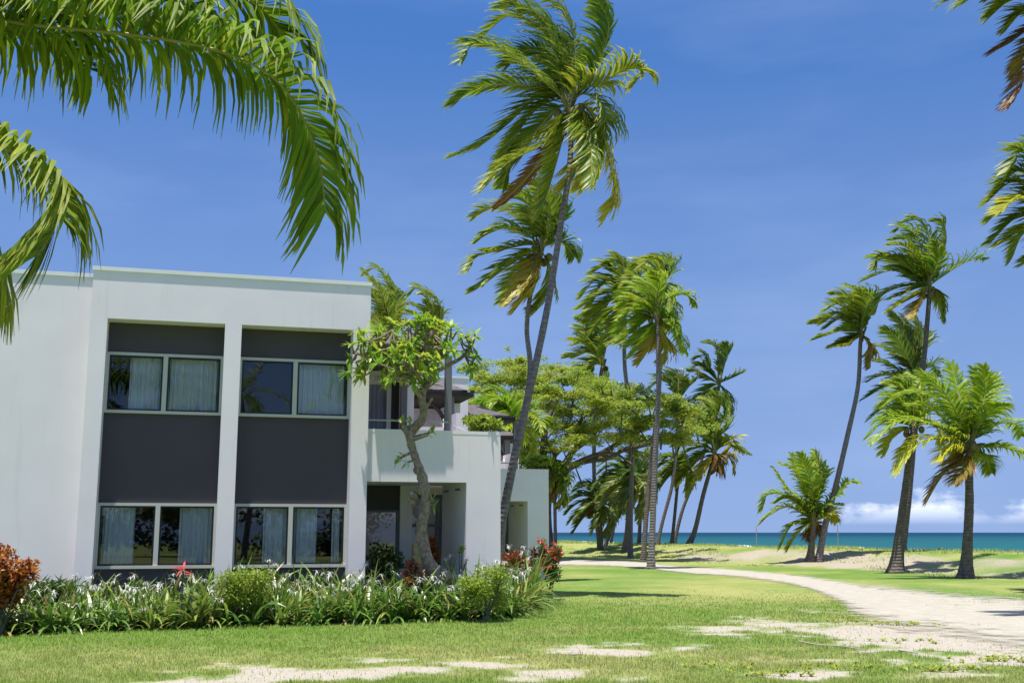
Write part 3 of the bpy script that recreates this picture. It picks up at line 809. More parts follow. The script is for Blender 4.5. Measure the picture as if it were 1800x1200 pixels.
palm('light green young palm showing above the second tiled roof in front of the spreading tree', 52, [(905, 1003), (902, 850), (898, 745)], (12, 10), leaf=PALM_LEAF2,
     auto=dict(n=15, L=2.4, w=.10, g=.12, emin=-10, emax=85), L=.95, n=26, lw=.09, seed=43, wk=.6, gk=.7, group=GR, rw=.04)
palm('lime green young palm low over the second tiled roof beside the white parapet', 46, [(850, 1010), (848, 850), (845, 745)], (12, 10), leaf=PALM_LEAF2,
     auto=dict(n=12, L=1.5, w=.10, g=.14, emin=-10, emax=85), L=.7, n=24, lw=.09, seed=44, wk=.6, gk=.7, group=GR, rw=.04)
# right hand group
palm('slender leaning palm with a compact crown swept left, second from the sea gap', 57,
     [(1438, 992), (1450, 925), (1470, 850), (1491, 760), (1508, 680), (1512, 610), (1514, 588)], (17, 9),
     fronds=[[(1505, 560), (1490, 525), (1465, 515)], [(1512, 560), (1515, 520), (1490, 502)], [(1520, 565), (1533, 540), (1528, 515), (1505, 515)], [(1500, 570), (1475, 550), (1450, 560), (1425, 566)],
             [(1500, 580), (1480, 580), (1450, 590), (1430, 597)], [(1505, 590), (1485, 600), (1460, 610)], [(1500, 565), (1475, 535), (1450, 545)], {'p': [(1505, 595), (1490, 605), (1475, 608)], 'dry': .6},
             [(1500, 572), (1478, 560), (1452, 575)], {'p': [(1520, 595), (1530, 612), (1530, 640)], 'dry': 1.6}, [(1508, 562), (1495, 530), (1475, 525)], [(1515, 565), (1522, 535), (1510, 510)]],
     L=1.0, n=24, lw=.11, seed=51, wk=1.2, gk=.7, group=GR, spread=2.0, rw=.045)
palm('highest palm of the right hand group, its crown alone against the blue sky', 47,
     [(1577, 998), (1584, 940), (1594, 870), (1603, 790), (1615, 700), (1625, 620), (1632, 540), (1634, 502)], (24, 10), bark=TRUNK_D,
     fronds=[[(1625, 470), (1615, 420), (1590, 398), (1575, 405)], [(1632, 465), (1635, 420), (1615, 388), (1590, 390)], [(1645, 470), (1662, 430), (1660, 395), (1645, 388)], [(1610, 480), (1575, 460), (1545, 450), (1538, 470)],
             [(1610, 490), (1570, 475), (1535, 485), (1520, 492)], [(1615, 500), (1580, 505), (1550, 520), (1540, 545)], [(1650, 490), (1680, 470), (1710, 455), (1732, 456)], {'p': [(1618, 515), (1590, 530), (1560, 548)], 'dry': .4},
             [(1645, 515), (1656, 535), (1658, 556)], [(1622, 475), (1595, 435), (1565, 430)], {'p': [(1625, 520), (1612, 540), (1605, 558)], 'dry': 1.5}, [(1620, 470), (1600, 425), (1570, 420)], [(1640, 480), (1650, 450), (1645, 425)],
             [(1612, 485), (1580, 455), (1550, 455)], [(1615, 505), (1590, 515), (1565, 525)]],
     L=.85, n=28, lw=.085, seed=52, wk=1.1, gk=.8, group=GR, spread=1.7, rw=.04, nuts=6)
palm('dark crowned palm tucked between the highest palm and the broad yellow green palm', 58,
     [(1586, 985), (1592, 930), (1600, 860), (1608, 760), (1612, 660)], (15, 9), leaf=PALM_DARK, bark=TRUNK_D,
     fronds=[[(1600, 620), (1590, 580), (1568, 550)], [(1610, 620), (1608, 590), (1590, 560)], [(1620, 620), (1622, 590), (1612, 560)], [(1590, 640), (1560, 615), (1535, 605)], [(1590, 655), (1560, 640), (1528, 628)],
             [(1592, 670), (1555, 680), (1520, 700)], [(1595, 680), (1565, 705), (1530, 735)], [(1600, 690), (1575, 730), (1560, 745)], [(1625, 650), (1640, 640), (1650, 660)], [(1595, 630), (1575, 595), (1555, 575)],
             [(1615, 680), (1620, 710), (1610, 740)], [(1590, 660), (1550, 660), (1525, 670)]],
     L=1.1, n=24, lw=.11, seed=53, wk=.9, gk=.8, group=GR, spread=2.0, rw=.045, nuts=4)
palm('broad yellow green palm on the thick dark trunk farthest right on the sand bank', 40,
     [(1697, 1018), (1701, 950), (1704, 880), (1703, 820), (1704, 775)], (26, 17), bark=TRUNK_D, leaf=PALM_LEAF2,
     fronds=[[(1695, 740), (1685, 690), (1672, 640)], [(1715, 735), (1730, 690), (1728, 645)], [(1720, 740), (1745, 700), (1748, 660)],
             [(1685, 750), (1650, 705), (1600, 690), (1555, 712)], [(1685, 765), (1640, 745), (1580, 740), (1530, 778)], {'p': [(1685, 780), (1650, 770), (1605, 785), (1575, 830)], 'dry': .6},
             {'p': [(1700, 780), (1690, 760), (1680, 775), (1678, 800)], 'dry': 1.0}, [(1725, 765), (1755, 745), (1785, 745), (1795, 765)], [(1725, 785), (1760, 785), (1800, 795), (1830, 800)],
             {'p': [(1690, 800), (1670, 820), (1650, 845), (1630, 880)], 'dry': 1.7}, [(1715, 800), (1735, 810), (1742, 830)], {'p': [(1690, 790), (1665, 790), (1650, 810)], 'dry': .9}, [(1690, 745), (1660, 690), (1620, 655)],
             [(1680, 760), (1640, 720), (1600, 710)], [(1718, 750), (1745, 720), (1765, 710)], {'p': [(1700, 805), (1690, 830), (1678, 850)], 'dry': 1.7}, [(1712, 745), (1720, 700), (1712, 650)]],
     L=.82, n=34, lw=.07, seed=54, wk=.6, gk=1.1, sweep=.65, group=GR, spread=1.8, rw=.035, nuts=6, flare=2.0)
palm('yellow green palm on a thick flared trunk, its head just below the dark crown', 45,
     [(1572, 1005), (1580, 945), (1590, 870), (1599, 800), (1606, 752)], (25, 14), bark=TRUNK_D, leaf=PALM_LEAF2,
     fronds=[[(1590, 720), (1570, 700), (1545, 712)], [(1598, 712), (1585, 680), (1560, 672)], [(1612, 710), (1618, 675), (1600, 655)], [(1622, 720), (1640, 690), (1636, 660)], [(1588, 740), (1560, 735), (1525, 768)],
             {'p': [(1590, 755), (1570, 765), (1552, 795)], 'dry': .6}, {'p': [(1622, 745), (1645, 750), (1655, 780)], 'dry': .5}, [(1625, 730), (1655, 715), (1668, 725)], [(1592, 735), (1568, 722), (1540, 740)],
             {'p': [(1605, 770), (1595, 790), (1585, 815)], 'dry': 1.1}, [(1605, 710), (1598, 685), (1580, 668)]],
     L=.85, n=28, lw=.075, seed=58, wk=.8, gk=.9, group=GR, spread=1.6, rw=.035, nuts=5, flare=2.0)
palm('short young palm with a fountain of light fronds beside the leaning trunk', 57,
     [(1423, 992), (1427, 955), (1430, 915)], (16, 13), bark=TRUNK_D, leaf=PALM_LEAF2,
     fronds=[[(1425, 880), (1405, 840), (1392, 800)], [(1435, 870), (1440, 830), (1433, 793)], [(1420, 890), (1385, 860), (1362, 825)], [(1415, 895), (1380, 870), (1350, 868), (1338, 895)], [(1415, 905), (1385, 890), (1352, 905), (1338, 918)],
             [(1418, 915), (1390, 925), (1372, 960)], [(1442, 900), (1470, 870), (1490, 850), (1505, 848)], {'p': [(1445, 910), (1460, 900), (1470, 915)], 'dry': .8}, [(1425, 880), (1400, 830), (1375, 815)], [(1430, 870), (1420, 830), (1408, 798)],
             [(1438, 880), (1450, 845), (1448, 815)], [(1418, 900), (1390, 875), (1365, 880)], {'p': [(1420, 920), (1400, 940), (1385, 965)], 'dry': .5}, [(1440, 905), (1455, 890), (1475, 885)]],
     L=.85, n=26, lw=.10, seed=55, wk=.4, gk=1.0, sweep=.6, group=GR, spread=1.4, rw=.045, flare=2.0, dead=1)
palm('palm mostly beyond the right edge with its green fronds level with the treetops', 30,
     [(1900, 1040), (1895, 800), (1885, 560), (1868, 350)], (26, 16),
     fronds=[[(1840, 310), (1800, 265), (1770, 300)], [(1835, 330), (1790, 300), (1745, 345)], [(1840, 350), (1790, 345), (1735, 388)], [(1840, 370), (1790, 380), (1740, 425)], [(1850, 390), (1800, 410), (1780, 450)],
             [(1850, 320), (1820, 270), (1785, 262)], {'p': [(1835, 355), (1790, 350), (1752, 375)], 'dry': .6}, [(1880, 310), (1900, 270), (1930, 280)], [(1890, 350), (1940, 350), (1970, 400)], [(1835, 340), (1780, 320), (1735, 355)],
             [(1860, 400), (1840, 440), (1800, 460)], [(1845, 380), (1800, 400), (1755, 430)]],
     L=.85, n=34, lw=.065, seed=56, wk=1.0, gk=.8, group=GR, spread=1.5)
palm('palm beyond the top right corner with hanging rust brown dead fronds', 21,
     [(1935, 1085), (1925, 700), (1900, 300), (1870, 20)], (36, 22),
     fronds=[{'p': [(1840, -5), (1790, -22), (1730, -15), (1690, 8)], 'dry': .2, 'L': 1.4}, {'p': [(1840, -10), (1780, -30), (1710, -22), (1665, 2)], 'dry': .2, 'L': 1.4}, {'p': [(1845, -10), (1815, -15), (1775, 0), (1745, 25)], 'dry': .2, 'L': 1.3}, {'p': [(1850, 30), (1810, 50), (1775, 75), (1748, 90)], 'dry': 1.9},
             {'p': [(1845, 60), (1815, 110), (1790, 160), (1772, 188)], 'dry': 1.95}, {'p': [(1850, 40), (1805, 90), (1790, 130)], 'dry': 1.7}, [(1840, 20), (1800, 20), (1770, 50)], [(1900, 0), (1950, -10), (2000, 50)],
             [(1850, -30), (1800, -90), (1740, -100)], [(1880, -40), (1900, -110), (1880, -160)], [(1845, -5), (1790, -25), (1740, -5)], [(1895, 30), (1930, 90), (1950, 160)]],
     L=.6, n=40, lw=.05, seed=57, wk=.9, gk=.8, group=GR, spread=1.0)
# overhead palm at the left
LP = 9.3
palm('palm standing beyond the left edge whose big fronds hang over the hotel roof', LP,
     [(-420, 1180), (-400, 900), (-360, 500), (-300, 130)], (60, 44),
     fronds=[{'p': [(-150, 20), (60, 45), (240, 62), (380, 88), (480, 135), (532, 205), (562, 285), (572, 372)], 'dry': .08, 'dz': .9, 'L': .86},
             {'p': [(-200, 130), (-90, 205), (-5, 250), (62, 292), (104, 340), (98, 395), (64, 450)], 'dry': .2, 'dz': -.5, 'L': .70},
             {'p': [(-200, -10), (0, 20), (150, 22), (280, 32), (395, 60)], 'dry': .1, 'dz': .9},
             {'p': [(-200, -60), (50, -50), (260, -40), (430, -5), (500, 62)], 'dry': .08, 'dz': 1.2},
             {'p': [(-250, 60), (-120, 50), (0, 55), (100, 75), (150, 120)], 'dry': .08, 'dz': 1.2, 'L': .9},
             {'p': [(-220, 190), (-120, 300), (-60, 400), (-40, 470)], 'dry': .3, 'dz': .6},
             [(-400, 40), (-560, 20), (-760, 120)], [(-380, 0), (-500, -120), (-700, -160)], [(-380, 180), (-520, 300), (-600, 480)], [(-300, -20), (-320, -200), (-420, -330)]],
     L=1.12, n=82, lw=.038, seed=60, wk=1.1, gk=2.0, taper=.4, group=GR, spread=1.0, rw=.024, sweep=.4, leaf=leafmat('near_palm_leaflet', (.025, .095, .010), (.17, .32, .022), (.62, .56, .04), trans=.38, rough=.55, spec=.25))
# palms behind the photographer, mirrored in the window glass
for i, (x, y, h, s) in enumerate([(3.5, -12, 8.5, 71), (9, -22, 10, 72), (-1.5, -26, 11, 73), (6.5, -7, 5.5, 74)]):
    rs = np.random.default_rng(s)
    root = thing('coconut_palm', ['slim palm across the lawn seen only mirrored in the windows', 'farther palm across the lawn mirrored in the windows', 'farthest palm across the lawn mirrored in the windows', 'short palm across the lawn mirrored in the lower windows'][i], 'palm tree', (x, y, 0), 0, 'palms across the lawn')
    top = np.array([x - .6, y, h]); parts = []
    mb = MB(); mb.tube(spline([(x, y, -.1), (x + .3, y, h * .5), top], 20), np.linspace(.2, .12, 20), 10); parts.append(mb.build('trunk', TRUNK))
    for j in range(16):
        az = j * 2.399; e = math.radians(-20 + 90 * (j / 16)); d = np.array([math.cos(az) * math.cos(e), math.sin(az) * math.cos(e), math.sin(e)]); pos = top.copy(); pts = [top]
        for q in range(6):
            d = d + np.array([-.14, 0, -.2]); d /= np.linalg.norm(d); pos = pos + d * .62; pts.append(pos.copy())
        mb = MB(); frond_mesh(mb, pts, .9, 22, .09, WIND, .8, .8, .1, rs); parts.append(mb.build('frond', [PALM_LEAF, RACHIS]))
    fix_parent(root, parts)


# ------------------------------------------------------------------ leafy clumps
def leaves(mb, cen, rad, n, size, rs, aspect=.45, flat=.5, dry=0.0, shell=.45, mat=0):
    """n leaf faces scattered through an ellipsoid; each a kinked pair of quads"""
    d = rs.normal(size=(n, 3)); d /= np.linalg.norm(d, axis=1)[:, None]
    r = rs.uniform(shell, 1.05, n) ** .7
    p = np.asarray(cen) + d * r[:, None] * np.asarray(rad)
    a = rs.normal(size=(n, 3)) * [1, 1, flat]; a /= np.linalg.norm(a, axis=1)[:, None]
    nn = rs.normal(size=(n, 3)) * .55 + [0, 0, 1]; b = np.cross(nn, a); b /= np.linalg.norm(b, axis=1)[:, None] + 1e-6
    L_ = size * rs.uniform(.6, 1.3, n)[:, None]; W_ = L_ * aspect
    up = np.cross(a, b)
    v0 = p; v1 = p + a * L_ * .5 + b * W_ / 2 + up * L_ * .06; v2 = p + a * L_; v3 = p + a * L_ * .5 - b * W_ / 2 + up * L_ * .06
    V = np.stack([v0, v1, v2, v3], 1).reshape(-1, 3)
    dv = np.repeat(np.clip(dry + rs.uniform(-.2, .35, n), 0, 2), 4)
    mb.add(V, np.arange(n * 4).reshape(n, 4), dv, mat)


def shrub(label, px, py, D, w, h, mat, leafsize=.1, n=1500, seed=1, name='shrub', cat='shrub', stems=5, aspect=.45, dry=0., lobes=9, flowers=None, group=None, flat=.8):
    rs = np.random.default_rng(seed)
    b = P(px, 600, D); gz = 0.0
    cz = P(px, py, D)[2]
    root = thing(name, label, cat, (b[0], D, gz), 0, group)
    parts = []
    ms = MB()
    wr = w / 1978 * D / 2; hr = h / 1978 * D / 2
    mb = MB()
    for j in range(lobes):
        q = np.array([b[0] + rs.uniform(-.62, .62) * wr, D + rs.uniform(-.5, .5) * wr, cz + rs.uniform(-.6, .62) * hr])
        leaves(mb, q, (wr * rs.uniform(.35, .5), wr * .45, hr * rs.uniform(.32, .48)), n // lobes, leafsize, rs, aspect, flat, dry, .2)
        if j < stems: ms.tube([(b[0] + rs.uniform(-.08, .08), D, 0), (q[0] * .6 + b[0] * .4, D, cz * .6), q], [.02, .015, .008], 5)
    parts.append(mb.build('foliage', mat)); parts.append(ms.build('stem', BARK))
    if flowers:
        fm, k = flowers; mb = MB()
        for j in range(k):
            th = rs.uniform(0, 6.28); q = np.array([b[0] + math.cos(th) * wr * rs.uniform(.3, 1), D - wr * rs.uniform(.2, .9), cz + rs.uniform(-.75, .9) * hr])
            leaves(mb, q, (.055,) * 3, 26, .05, rs, .8, 1, 0, .2)
        parts.append(mb.build('blossom', fm))
    fix_parent(root, parts)


# rain tree -----------------------------------------------------------
def raintree():
    rs = np.random.default_rng(77); D = 68
    base = P(958, 600, D); base[2] = 0
    root = thing('rain_tree', 'broad spreading rain tree with feathery light green canopy behind the second hotel block', 'tree', tuple(base))
    tr = MB(); br = []
    fork = P(962, 850, D)
    tr.tube(spline([(base[0], D, -.2), P(955, 900, D), fork], 10), np.linspace(.55, .42, 10), 10)
    limbs = [[(962, 850), (985, 832), (1020, 812), (1060, 806), (1095, 792), (1130, 770)], [(962, 850), (990, 820), (1010, 790), (1040, 770), (1060, 740)], [(958, 855), (955, 800), (960, 750), (975, 710), (985, 680)],
             [(958, 852), (930, 800), (905, 760), (880, 720), (865, 690)], [(985, 832), (1030, 805), (1075, 795), (1110, 815)], [(962, 850), (975, 800), (955, 770), (940, 740)], [(1010, 790), (1020, 740), (1045, 700)],
             [(1040, 806), (1085, 780), (1140, 750), (1200, 735)], [(1100, 790), (1140, 780), (1180, 772), (1215, 770)], [(905, 760), (870, 750), (850, 740)], [(975, 800), (1000, 770), (990, 740)], [(955, 770), (930, 720), (920, 680)]]
    for i, l in enumerate(limbs):
        dz = rs.uniform(-3.5, 3.5) if i else 0
        pts = [P(x, y, D + dz * k / len(l)) for k, (x, y) in enumerate(l)]
        r0 = .30 if i < 4 else .17
        q_ = MB(); q_.tube(spline(pts, 16), np.linspace(r0, .06, 16), 7); br.append(q_.build('branch', BARK))
    # foliage: (x, y, rx, ry) pads in the canopy outline
    pads = []
    for x in range(838, 1236, 16):
        top = np.interp(x, [835, 870, 930, 1000, 1060, 1110, 1150, 1200, 1250, 1290], [650, 636, 634, 652, 672, 684, 690, 716, 742, 765])
        bot = np.interp(x, [835, 900, 950, 1000, 1050, 1100, 1150, 1200, 1250, 1290], [740, 800, 815, 785, 765, 775, 790, 785, 790, 790])
        y = top
        while y < bot:
            if rs.random() < .80: pads.append((x + rs.uniform(-10, 10), y + rs.uniform(-4, 4), rs.uniform(16, 36), rs.uniform(5, 12)))
            y += rs.uniform(11, 19)
    pads += [(940, 815, 26, 10), (925, 800, 25, 12), (1065, 800, 22, 6), (1010, 815, 20, 4), (1140, 800, 26, 10), (955, 690, 40, 10), (900, 700, 40, 12)]
    cr = MB(); tw = MB()
    for x, y, rx, ry in pads:
        d = D + rs.uniform(-6, 5); q = P(x, y, d); k = d / 1978
        leaves(cr, q, (rx * k, rx * k * 1.2, ry * k), int(rx * ry * 2.1), rs.uniform(.13, .24), rs, .55, .25, rs.uniform(0, .35), .05)
        leaves(cr, q + rs.uniform(-1, 1, 3) * [1.2, 1.5, .5], (rx * k * .5, rx * k * .6, ry * k * .8), int(rx * ry * .5), .15, rs, .55, .4, .1, .05)
        if rs.random() < .5: tw.tube([q + [0, 0, -ry * k * .5], q + [rs.uniform(-.6, .6), rs.uniform(-.5, .5), -ry * k - rs.uniform(.3, 1.2)]], [.03, .06], 4, cap=False)
    twg = tw.build('twigs', BARK); twg['kind'] = 'stuff'
    fix_parent(root, [tr.build('trunk', BARK), cr.build('crown', RAINLEAF), twg] + br)


raintree()


# frangipani ------------------------------------------------------------
def blade(mb, base, d, L_, W_, rs, droop=.4, dry=0., segs=4, prof=(.25, .8, 1.0, .7, .05), mat=0):
    d = np.asarray(d, float); d = d / np.linalg.norm(d)
    side = np.cross(d, [0, 0, 1.0]) + rs.uniform(-.15, .15, 3); side /= np.linalg.norm(side) + 1e-6
    p = np.asarray(base, float).copy(); V = []
    for k in range(segs + 1):
        w = prof[int(round(k * (len(prof) - 1) / segs))] * W_ / 2
        V += [p - side * w, p + side * w]
        d = d + np.array([0, 0, -droop / segs]); d /= np.linalg.norm(d); p = p + d * L_ / segs
    mb.add(V, [(2 * k, 2 * k + 1, 2 * k + 3, 2 * k + 2) for k in range(segs)], dry, mat)


def rosette(mb, tip, axis_, n, L_, W_, rs, dry=0, el=(0.1, 1.0), droop=.5):
    ax = np.asarray(axis_, float); ax /= np.linalg.norm(ax)
    s = np.cross(ax, [.31, .95, .05]); s /= np.linalg.norm(s); t_ = np.cross(ax, s)
    for j in range(n):
        a = j * 2.4 + rs.uniform(-.2, .2); e = rs.uniform(*el)
        d = (s * math.cos(a) + t_ * math.sin(a)) * math.cos(e) + ax * math.sin(e)
        blade(mb, tip + ax * rs.uniform(-.05, .03), d, L_ * rs.uniform(.7, 1.15), W_ * rs.uniform(.8, 1.15), rs, droop, max(0, dry + rs.uniform(-.3, .3)))


def frangipani():
    D = 21.9; rs = np.random.default_rng(88)
    b = P(772, 1040, D)
    root = thing('frangipani_tree', 'small gnarled frangipani tree with bare crooked trunk in front of the portico', 'tree', (b[0], D, 0))
    tr = MB(); k = D / 1978; burls = []
    pts = [P(790, 1062, D), P(770, 1020, D), P(750, 980, D), P(741, 930, D), P(748, 890, D), P(745, 850, D), P(734, 815, D), P(724, 785, D), P(718, 762, D), P(708, 748, D)]
    pts[0][2] = -.1
    rad = np.interp(np.linspace(0, 1, 40), [0, .1, .2, .35, .5, .55, .65, .8, .93, 1], np.array([20, 15, 12, 9, 8, 10, 7.5, 7, 7.5, 5]) * k)
    c_ = spline(pts, 40); rad = rad * (1 + .14 * rs.uniform(-1, 1, 40)); tr.tube(c_, rad, 12, cap=True)
    # burls and root flare
    for x, y, r in ((727, 870, 7), (724, 882, 6), (735, 862, 6), (733, 828, 6), (784, 1012, 11)):
        q = P(x, y, D - .03); th = np.linspace(.05, 3.09, 8)
        bu = MB(); bu.tube(np.stack([q[0] + .03 * np.sin(th * 2), np.full(8, q[1]), q[2] - np.cos(th) * r * k * 1.2], -1), np.sin(th) * r * k, 8, cap=False); burls.append(bu.build('burl', FRBARK))
    br = MB(); tips = []
    limb = {'a': [(719, 765), (732, 748), (742, 738), (745, 722), (742, 703), (744, 688), (752, 672)], 'b': [(743, 706), (734, 688), (726, 668), (722, 650)], 'c': [(748, 682), (765, 655), (790, 641), (812, 628), (826, 610)],
            'd': [(752, 672), (755, 645), (748, 615), (752, 590)], 'e': [(726, 668), (700, 650), (670, 640), (645, 640)], 'f': [(722, 650), (712, 620), (700, 600), (690, 580)], 'g': [(765, 655), (775, 625), (785, 605)],
            'h': [(700, 650), (680, 615), (655, 600)], 'i': [(742, 738), (748, 720), (760, 700)], 'j': [(670, 640), (640, 625), (620, 620)], 'k': [(748, 615), (725, 595), (715, 575)]}
    nodes = []
    for kx, l in limb.items():
        dz = 0 if kx in 'a' else rs.uniform(-.75, .75)
        p3 = [P(x, y, D + dz * (i / max(len(l) - 1, 1)) ** 1.2) for i, (x, y) in enumerate(l)]
        r0, r1 = (8.5, 5.5) if kx == 'a' else ((5, 2.6) if kx in 'bcd' else (3.2, 2.0))
        s_ = spline(p3, 12); br.tube(s_, np.linspace(r0, r1, 12) * k, 8); nodes += list(s_[4:]) if kx != 'a' else []
    nodes = np.array(nodes)
    lf = MB()
    cnt = 0; tips = []
    while cnt < 125:
        x = rs.uniform(604, 840); y = rs.uniform(556, 675)
        e = ((x - 722) / 122) ** 2 + ((y - 622) / 62) ** 2
        if e > 1 or (y > 640 and x > 765) or (x > 780 and y > 625): continue
        if (x < 720 and rs.random() < .1): continue
        tips.append(P(x, y, D + rs.uniform(-1.0, 1.0) * math.sqrt(max(1 - e, .05)))); cnt += 1
    for x, y in ((826, 600), (835, 588), (810, 602), (832, 635), (829, 650), (838, 625), (612, 655), (640, 662), (690, 665), (720, 660)): tips.append(P(x, y, D + rs.uniform(-.3, .3)))
    for tp_ in tips:
        nd = nodes[np.argmin(np.linalg.norm(nodes - tp_, axis=1) + rs.uniform(0, .15, len(nodes)))]
        mid = (nd + tp_) / 2 + np.array([rs.uniform(-.06, .06), rs.uniform(-.06, .06), -.05])
        br.tube(spline([nd, mid, tp_], 6), np.linspace(2.0, 1.4, 6) * k, 6)
        ax = (tp_ - mid) / np.linalg.norm(tp_ - mid) + np.array([0, 0, .5])
        top = (tp_[2] - 4.0) / 1.6
        rosette(lf, tp_, ax, int(rs.integers(8, 13)), .25, .068, rs, dry=.0 if rs.random() < .85 else .5, el=(.0, .9), droop=.55)
    for x, y in ((702, 742), (712, 738), (722, 745), (752, 765), (762, 758), (708, 800), (716, 812), (700, 806), (760, 880), (765, 888)):
        tp_ = P(x, y, D - .05); nd = c_[np.argmin(np.linalg.norm(c_ - tp_, axis=1))]
        br.tube(spline([nd, (nd + tp_) / 2, tp_], 4), np.array([2.4, 2.2, 1.8, 1.5]) * k, 6)
        rosette(lf, tp_, tp_ - nd + [0, 0, .1], 6, .19, .05, rs, 0)
    fix_parent(root, [tr.build('trunk', FRBARK), br.build('branches', FRBARK), lf.build('crown', FRLEAF)] + burls)


frangipani()


# ------------------------------------------------------------------ lily bed
FRONT = np.array([G(*p)[:2] for p in ((-60, 1120), (0, 1119), (150, 1113), (300, 1107), (500, 1101), (700, 1096), (880, 1089), (920, 1078), (942, 1060), (952, 1042))])


def lily_bed():
    rs = np.random.default_rng(99); lf = MB(); fl = MB(); st = MB()
    pts = []
    for i in range(4200):
        X_ = rs.uniform(-60, 975)
        f = spline(FRONT, 80); fx, fy = img(f[:, 0], f[:, 1]); k = np.argmin(abs(fx - X_))
        depth0 = f[k, 1]; y = depth0 + .22 + rs.uniform(0, 1) ** 1.1 * 4.0
        X_ += 0; x = (X_ - 900) / F * (y * CP - EYE * SP)
        # stop at the hotel wall / portico
        lx = (x - OX) * CF + (y - OY) * SF; ly = -(x - OX) * SF + (y - OY) * CF
        if ly > -.15 and lx < 2.95: continue
        if lx > 2.95 and ly > 2.3: continue
        if x > f[:, 0].max() - .1: continue
        if pts and np.min(np.hypot(np.array(pts)[:, 0] - x, np.array(pts)[:, 1] - y)) < .25: continue
        pts.append((x, y))
    for x, y in pts:
        X_, Y_ = img(x, y)
        hh = .47 + .24 * float(vnoise(x * .8, y * .8, 3)) + .05 * (y - 18)
        if X_ < 260: hh *= .93
        nl = int(rs.integers(20, 28)); tint = rs.uniform(-.25, .30)
        for j in range(nl):
            a = rs.uniform(0, 6.283); e = rs.uniform(.75, 1.45)
            d = np.array([math.cos(a) * math.cos(e), math.sin(a) * math.cos(e), math.sin(e)]) + [-.08, 0, 0]
            blade(lf, (x + rs.uniform(-.07, .07), y + rs.uniform(-.07, .07), 0), d, hh * rs.uniform(.75, 1.5), rs.uniform(.04, .068), rs, rs.uniform(.9, 2.4), max(0, tint + rs.uniform(-.2, .25) + (.9 if rs.random() < .06 else 0)), 5, (.7, 1, 1, .9, .6, .06))
        if rs.random() < .8:
            for q in range(int(rs.integers(1, 3))):
                top = np.array([x + rs.uniform(-.15, .15), y + rs.uniform(-.15, .1), hh * rs.uniform(.6, 1.28)])
                st.tube([(x, y, .05), ((x + top[0]) / 2 + .03, (y + top[1]) / 2, top[2] * .6), top], [.009, .008, .007], 4)
                for j in range(int(rs.integers(7, 15))):
                    a = rs.uniform(0, 6.283); e = rs.uniform(-.5, 1.2)
                    blade(fl, top, (math.cos(a) * math.cos(e), math.sin(a) * math.cos(e), math.sin(e)), rs.uniform(.07, .14), .015, rs, 1.5, 0 if rs.random() < .75 else .8, 3, (.7, 1, .8, .2))
    root = lf.build('lily_bed', LILY); root['kind'] = 'stuff'
    tag(root, 'dense bed of strap leaved white spider lilies along the foot of the hotel wall', 'flower bed')
    fl.build('lily_flowers', PETAL, root)['kind'] = 'stuff'; st.build('flower_stalks', LILY, root)['kind'] = 'stuff'


lily_bed()

# other plants of the bed
shrub('tall orange and rust croton at the far left edge of the flower bed', 40, 1016, 17.9, 108, 140, CROTON, .10, 3600, 1, 'croton_shrub', lobes=10, aspect=.5)
shrub('small orange croton half hidden at the left frame edge behind the tall one', -25, 1025, 19.2, 70, 90, CROTON, .085, 1200, 2, 'croton_shrub', lobes=9, aspect=.5)
shrub('low yellow green leafy bush below the middle pier between the window bays', 445, 1034, 19.8, 110, 84, BUSHY, .06, 4000, 3, 'leafy_bush', lobes=16)
shrub('small rounded green bush in front of the deep portico wall', 855, 1036, 20.6, 100, 92, BUSHY, .06, 4200, 4, 'leafy_bush', lobes=14)
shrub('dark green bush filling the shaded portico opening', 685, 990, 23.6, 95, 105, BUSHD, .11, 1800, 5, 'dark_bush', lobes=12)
shrub('golden orange croton visible through the portico behind the frangipani trunk', 762, 965, 24.5, 30, 52, CROTON, .11, 500, 6, 'croton_shrub', lobes=6, dry=0)
shrub('red and green croton at the left of the frangipani trunk foot', 733, 1010, 21.5, 42, 62, RUSTY, .10, 500, 7, 'croton_shrub', lobes=7, dry=.3)
shrub('rust red ti plant clump right of the portico', 905, 990, 25.8, 52, 62, RUSTY, .17, 900, 8, 'ti_plant', lobes=9, aspect=.28)
shrub('dark purple leaved plant between the rust red plant and the flowering bush', 940, 985, 26.8, 22, 55, RUSTY, .17, 260, 9, 'ti_plant', lobes=4, aspect=.25, dry=1.0)
shrub('round green ixora bush covered in coral red blossoms at the end of the bed', 964, 985, 27.3, 46, 78, leafmat('ixora_leaf', (.03, .11, .02), (.12, .24, .03)), .08, 2200, 10, 'ixora_bush', lobes=12, flowers=(REDFL, 22))
shrub('pale green plant trailing over the portico parapet', 850, 744, 24.2, 78, 30, BUSHY, .12, 1300, 12, 'balcony_plant', lobes=10)
shrub('green plant on top of the second portico by the wall corner', 940, 812, 38.4, 56, 22, BUSHY, .16, 900, 13, 'balcony_plant', lobes=8)
shrub('thin yellow green seedling standing against the portico side wall', 812, 968, 22.4, 14, 22, BUSHY, .07, 60, 14, 'seedling', lobes=3)
shrub('low green plants at the left end of the bed under the blank white wall', 120, 1040, 19.6, 120, 36, leafmat('fern_leaf', (.03, .11, .02), (.08, .19, .03)), .22, 700, 15, 'fern_clump', lobes=10, aspect=.14)


def bromeliad():
    rs = np.random.default_rng(5); D = 19.4; q = P(322, 1003, D)
    root = thing('pink_cordyline', 'bright pink spiky cordyline standing above the bed under the lower left window', 'plant', (q[0], D, 0))
    st = MB(); st.tube([(q[0], D, 0), (q[0], D, q[2] * .5), tuple(q)], [.018, .016, .014], 6)
    lf = MB(); rosette(lf, q, (.05, -.1, 1), 20, .26, .036, rs, 0, (-.1, 1.1), .9)
    fix_parent(root, [lf.build('foliage', PINK), st.build('stem', BARK)])


bromeliad()


